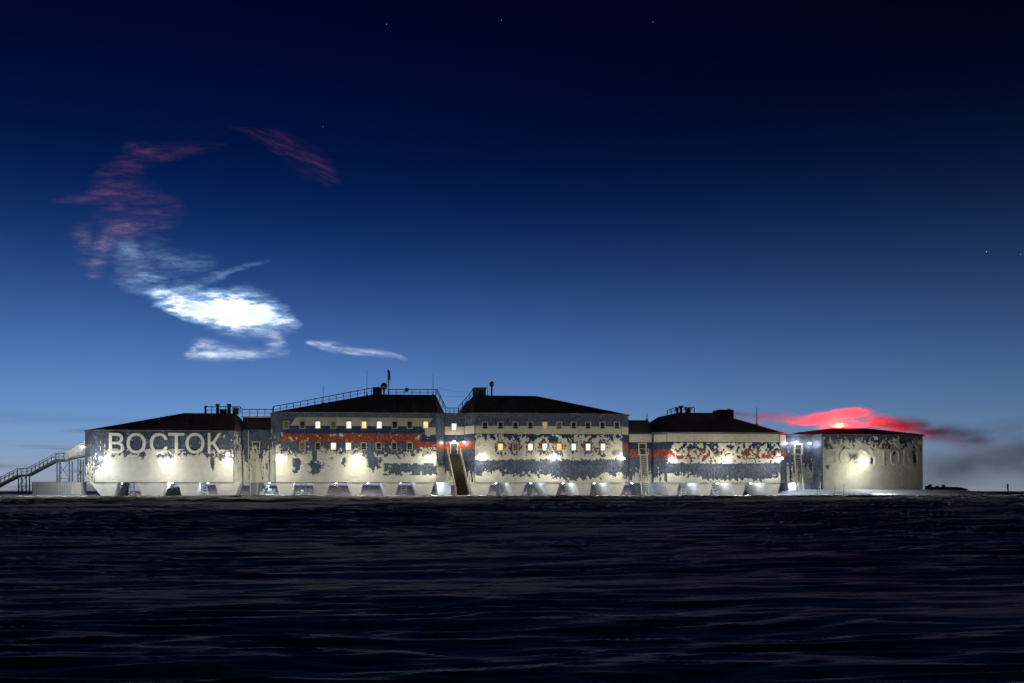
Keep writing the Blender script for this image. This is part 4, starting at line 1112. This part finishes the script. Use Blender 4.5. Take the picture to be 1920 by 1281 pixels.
# ---------------------------------------------------- steam over the roofs, lit by the beacon
def smoke(name, label, u0, v0, u1, v1, w0, w1, lumps, dens, col, nscale=.22, anis=(1, 1, 2.2)):
    a, b_ = at(u0, v1, w0), at(u1, v0, w0)
    org = Vector(((a.x + b_.x) / 2, (w0 + w1) / 2, (a.z + b_.z) / 2))
    mb = MB().box(org, (b_.x - a.x, w1 - w0, b_.z - a.z))
    m = bpy.data.materials.new(name); m.use_nodes = True; t = m.node_tree; t.nodes.clear()
    def NN(k): return t.nodes.new(k)
    def lk(a_, b2): t.links.new(a_, b2)
    def vm(op, a_, b2=None):
        n = NN('ShaderNodeVectorMath'); n.operation = op
        for i, x in enumerate((a_, b2)):
            if x is None: continue
            if isinstance(x, (tuple, Vector)): n.inputs[i].default_value = tuple(x)
            else: lk(x, n.inputs[i])
        return n
    def mm(op, a_, b2=None, clamp=False):
        n = NN('ShaderNodeMath'); n.operation = op; n.use_clamp = clamp
        for i, x in enumerate((a_, b2)):
            if x is None: continue
            if isinstance(x, (int, float)): n.inputs[i].default_value = x
            else: lk(x, n.inputs[i])
        return n.outputs[0]
    tcn = NN('ShaderNodeTexCoord')
    ns = NN('ShaderNodeTexNoise'); ns.inputs['Scale'].default_value = nscale; ns.inputs['Detail'].default_value = 5
    scl = vm('MULTIPLY', tcn.outputs['Object'], anis); lk(scl.outputs[0], ns.inputs['Vector'])
    off = vm('SUBTRACT', ns.outputs['Color'], (.5, .5, .5)); off2 = vm('MULTIPLY', off.outputs[0], (4.5, 2.0, 1.5))
    pos = vm('ADD', tcn.outputs['Object'], off2.outputs[0])
    acc = None
    for u, v, wd, ru, rw, rv, k in lumps:
        c = at(u, v, wd) - org; pxm = .088
        d = vm('SUBTRACT', pos.outputs[0], tuple(c)); e = vm('MULTIPLY', d.outputs[0], (1 / (ru * pxm), 1 / rw, 1 / (rv * pxm)))
        ln = vm('LENGTH', e.outputs[0])
        f = mm('MULTIPLY', mm('POWER', mm('SUBTRACT', 1.0, ln.outputs['Value'], True), 1.8), k * 1.35)
        acc = f if acc is None else mm('ADD', acc, f)
    nz2 = mm('MULTIPLY', mm('SUBTRACT', ns.outputs['Fac'], .28, True), 2.6)
    den = mm('MULTIPLY', mm('MULTIPLY', acc, nz2), dens)
    pv = NN('ShaderNodeVolumePrincipled'); pv.inputs['Color'].default_value = (*col, 1); pv.inputs['Anisotropy'].default_value = .2
    lk(den, pv.inputs['Density'])
    out = NN('ShaderNodeOutputMaterial'); lk(pv.outputs[0], out.inputs['Volume'])
    me = mb.mesh(name, m, org)
    o = bpy.data.objects.new(name, me); C.objects.link(o); o.location = world(org); o.rotation_euler = (0, 0, TH)
    o['label'] = label; o['category'] = 'smoke'; o['kind'] = 'stuff'
    return o
smoke('red_smoke', 'smoke glowing red round the beacon and trailing over the roofs', 1310, 750, 1900, 850, 1.0, 11,
      [(1375, 776, 6, 70, 3, 10, .7), (1440, 783, 6, 80, 3, 16, .7), (1500, 788, 5, 65, 3, 16, .8), (1550, 786, 5, 52, 3.5, 17, 1.3), (1598, 775, 5, 48, 3.5, 13, 1.5), (1580, 797, 5, 60, 3.5, 12, 1.0),
       (1655, 790, 5, 46, 3.5, 17, 2.6), (1700, 799, 5, 58, 4, 22, 2.6), (1760, 812, 6, 70, 4.5, 28, 1.3), (1830, 822, 6, 80, 4.5, 34, .8)], .5, (.92, .88, .88), nscale=.42, anis=(.7, 1, 2.6))
smoke('grey_smoke', 'grey smoke drifting low over the snow right of the end block', 1733, 770, 2050, 930, 5, 20,
      [(1755, 885, 12, 95, 7, 75, .9), (1815, 870, 12, 95, 7, 65, .9), (1880, 860, 12, 105, 7, 80, 1.0), (1960, 860, 12, 105, 7, 80, 1.0), (1905, 800, 12, 75, 6, 32, .8)], .15, (.78, .80, .82), nscale=.16, anis=(1, 1, 1.6))

# ---------------------------------------------------- high clouds (sheets lit from behind by the sun below the horizon)
def cloud_mat():
    m = bpy.data.materials.new('thin ice cloud'); m.use_nodes = True; t = m.node_tree; t.nodes.clear()
    tr = t.nodes.new('ShaderNodeBsdfTransparent'); tl = t.nodes.new('ShaderNodeBsdfTranslucent')
    mx = t.nodes.new('ShaderNodeMixShader'); out = t.nodes.new('ShaderNodeOutputMaterial')
    a1_ = t.nodes.new('ShaderNodeAttribute'); a1_.attribute_name = 'cover'
    a2_ = t.nodes.new('ShaderNodeAttribute'); a2_.attribute_name = 'tint'
    t.links.new(a2_.outputs['Color'], tl.inputs['Color'])
    t.links.new(a1_.outputs['Fac'], mx.inputs[0]); t.links.new(tr.outputs[0], mx.inputs[1]); t.links.new(tl.outputs[0], mx.inputs[2])
    t.links.new(mx.outputs[0], out.inputs['Surface'])
    return m
CM = cloud_mat()
def cloud(label, strokes, tintf, seed, KD=4200, step=1.6, gain=1.0, nx=.014, ny=.075, thr=.22, slope=0.0):
    pts = np.array([p for s in strokes for p in s])
    x0, x1 = pts[:, 0].min() - 40, pts[:, 0].max() + 40; y0, y1 = pts[:, 1].min() - 40, pts[:, 1].max() + 40
    U, V = np.meshgrid(np.arange(x0, x1, step), np.arange(y0, y1, step), indexing='ij')
    wu = U + 26 * (fbm(U * .02, V * .08, 4, seed + 5, .6) - .5); wv = V + 9 * (fbm(U * .018, V * .06, 4, seed + 9) - .5)
    D = np.zeros_like(U)
    for s in strokes:
        for i in range(len(s) - 1):
            ax, ay, aw, ai = s[i]; bx, by, bw, bi = s[i + 1]
            dx, dy = bx - ax, by - ay; tt = np.clip(((wu - ax) * dx + (wv - ay) * dy) / (dx * dx + dy * dy + 1e-6), 0, 1)
            dd = np.hypot(wu - ax - tt * dx, wv - ay - tt * dy); ww = aw + (bw - aw) * tt; ii = ai + (bi - ai) * tt
            D = np.maximum(D, ii * np.exp(-(dd / (ww * 1.6)) ** 2))
    Vr = V - slope * U
    n = fbm(U * nx, Vr * ny, 5, seed, .62); n2 = fbm(U * .045, Vr * .22, 5, seed + 40, .7); n3 = fbm(U * .012, Vr * .03, 3, seed + 80)
    tex = (.12 + .88 * sstep(.25, .78, n)) * (.3 + 2.0 * sstep(.2, .85, n2)) * (.25 + 1.4 * n3)
    D = 1 - np.exp(-np.clip(D - thr * .2, 0, 99) * (tex + np.where(D > 1.5, (D - 1.5) * .13, 0)) * gain * 2.0)
    edge = np.minimum(np.minimum(U - x0, x1 - step - U), np.minimum(V - y0, y1 - step - V)) / 15
    D = np.clip(D, 0, 1) * np.clip(edge, 0, 1)
    a = (U - UC) / FPX; b_ = (VH - V) / FPX
    K = KD + 120 * (fbm(U * .01, V * .02, 3, seed + 70) - .5)
    Y = K / (1 - b_)
    co = np.stack([a * Y, Y, EYE + b_ * Y], -1).reshape(-1, 3)
    idx = np.arange(U.size).reshape(U.shape)
    q = np.stack([idx[:-1, :-1], idx[1:, :-1], idx[1:, 1:], idx[:-1, 1:]], -1).reshape(-1, 4)
    dd = D.ravel(); q = q[(dd[q].max(1) > .004)]
    used = np.unique(q); remap = -np.ones(U.size, dtype=np.int64); remap[used] = np.arange(len(used))
    org = co[used].mean(0)
    me = np_mesh('cloud', co[used] - org, remap[q])
    at_ = me.attributes.new('cover', 'FLOAT', 'POINT'); at_.data.foreach_set('value', dd[used].astype(np.float32))
    tint = tintf(U, V, D).reshape(-1, 3)[used]
    ct = me.attributes.new('tint', 'FLOAT_COLOR', 'POINT'); ct.data.foreach_set('color', np.concatenate([tint, np.ones((len(used), 1))], 1).astype(np.float32).ravel())
    me.materials.append(CM)
    o = bpy.data.objects.new('cloud', me); C.objects.link(o); o.location = tuple(org)
    o['label'] = label; o['category'] = 'cloud'
    return o
def tred(U, V, D): return np.broadcast_to(np.array([.20, .06, .13]), U.shape + (3,)).copy()  # sunset glow is put into the cloud colour, here and below
def tmid(U, V, D):
    k = sstep(380, 500, V)[..., None]; return np.array([.34, .12, .19]) * (1 - k) + np.array([.50, .42, .56]) * k
def twh(U, V, D):
    k = (sstep(.5, .97, D) * (.55 + .45 * sstep(.35, .6, fbm(U * .03, V * .16, 4, 88))))[..., None]; return np.array([.34, .56, .84]) * (1 - k) + np.array([.99, .99, .99]) * k
cloud('dark pink wisp of cloud, highest and farthest right of the curl', [[(425, 238, 3, .15), (470, 248, 5, .35), (515, 260, 9, .6), (550, 285, 14, .7), (590, 308, 14, .8), (615, 328, 10, .7), (635, 341, 4, .2)]], tred, 11, gain=.14, slope=.45, thr=.3)
cloud('faint reddish curl of torn cloud above the bright one', [
    [(425, 271, 8, .08), (350, 280, 10, .2), (300, 287, 12, .34), (255, 290, 12, .7), (235, 320, 18, .4), (200, 350, 18, .55), (190, 362, 14, .7), (240, 385, 24, .6), (320, 397, 13, .7), (346, 399, 5, .4)],
    [(100, 375, 3, .3), (150, 373, 6, .45), (205, 372, 10, .55)],
    [(310, 412, 9, .8), (265, 420, 8, 1.0), (225, 428, 9, .95), (200, 448, 11, 1.0), (188, 475, 12, .8), (176, 505, 9, .65), (173, 520, 4, .3)],
    [(158, 440, 12, .5), (163, 480, 11, .4)], [(240, 400, 35, .35), (245, 450, 30, .3), (250, 500, 30, .3)]], tmid, 23, gain=.105)
cloud('dazzling white lens shaped cloud with a fraying blue tail', [
    [(235, 470, 16, .16), (250, 510, 22, .18), (285, 532, 15, .35), (300, 550, 9, .9), (318, 562, 9, 1.8), (350, 573, 9, 3), (400, 581, 13, 4.4), (450, 587, 17, 4.6), (490, 592, 15, 3.8), (520, 598, 11, 2.2), (545, 603, 7, 1.2), (558, 605, 4, .4)],
    [(330, 545, 12, .6), (372, 535, 8, .35), (400, 518, 6, .3), (440, 504, 3.5, .28), (505, 489, 3, .15)], [(300, 490, 35, .10), (370, 500, 30, .09)], [(315, 575, 5, 1), (350, 592, 5, 1), (400, 600, 6, .8)]], twh, 31, gain=.85)
cloud('ragged white streak of cloud just below the bright one', [
    [(450, 618, 4, .3), (480, 622, 5, .45), (515, 625, 5, .5), (522, 640, 6, .55), (500, 652, 6, .45)],
    [(356, 663, 4, 1.1), (372, 655, 9, 1.5), (410, 660, 8, 1.1), (460, 664, 6, .8), (500, 660, 6, .5), (545, 662, 4, .3)]], lambda U, V, D: np.broadcast_to(np.array([.62, .74, .88]), U.shape + (3,)).copy(), 47, gain=.36)
cloud('thin straight streak of cloud pointing toward the mast', [[(577, 642, 2.5, .9), (610, 648, 4, 1.1), (650, 655, 4, 1), (685, 660, 3.5, .7), (730, 665, 3, .45), (768, 673, 2, .2)]],
      lambda U, V, D: np.broadcast_to(np.array([.66, .76, .90]), U.shape + (3,)).copy(), 59, gain=.5, slope=.15)

# ---------------------------------------------------- stars
sm = emit('starlight', (.8, .9, 1), .4)
for u, v, r, lb in ((940, 38, 1.0, 'faint star high above the middle of the station'), (1224, 42, .9, 'faint star high to the right, near the top edge'), (725, 46, .8, 'faint star at the top, nearly over the mast'),
                    (606, 238, .7, 'faint star just right of the pink wisp tip'), (1850, 472, 1.4, 'brightest star, near the right edge'), (1914, 477, .8, 'faint star at the right edge')):
    Y = 15000.0
    p = Vector(((u - UC) / FPX * Y, Y, EYE + (VH - v) / FPX * Y))
    o = bpy.data.objects.new('star', MB().ball((0, 0, 0), r * Y / FPX * .62, 6, 4).mesh('star', sm)); C.objects.link(o)
    o.location = p; o['label'] = lb; o['category'] = 'star'; o['group'] = 'stars in the night sky'
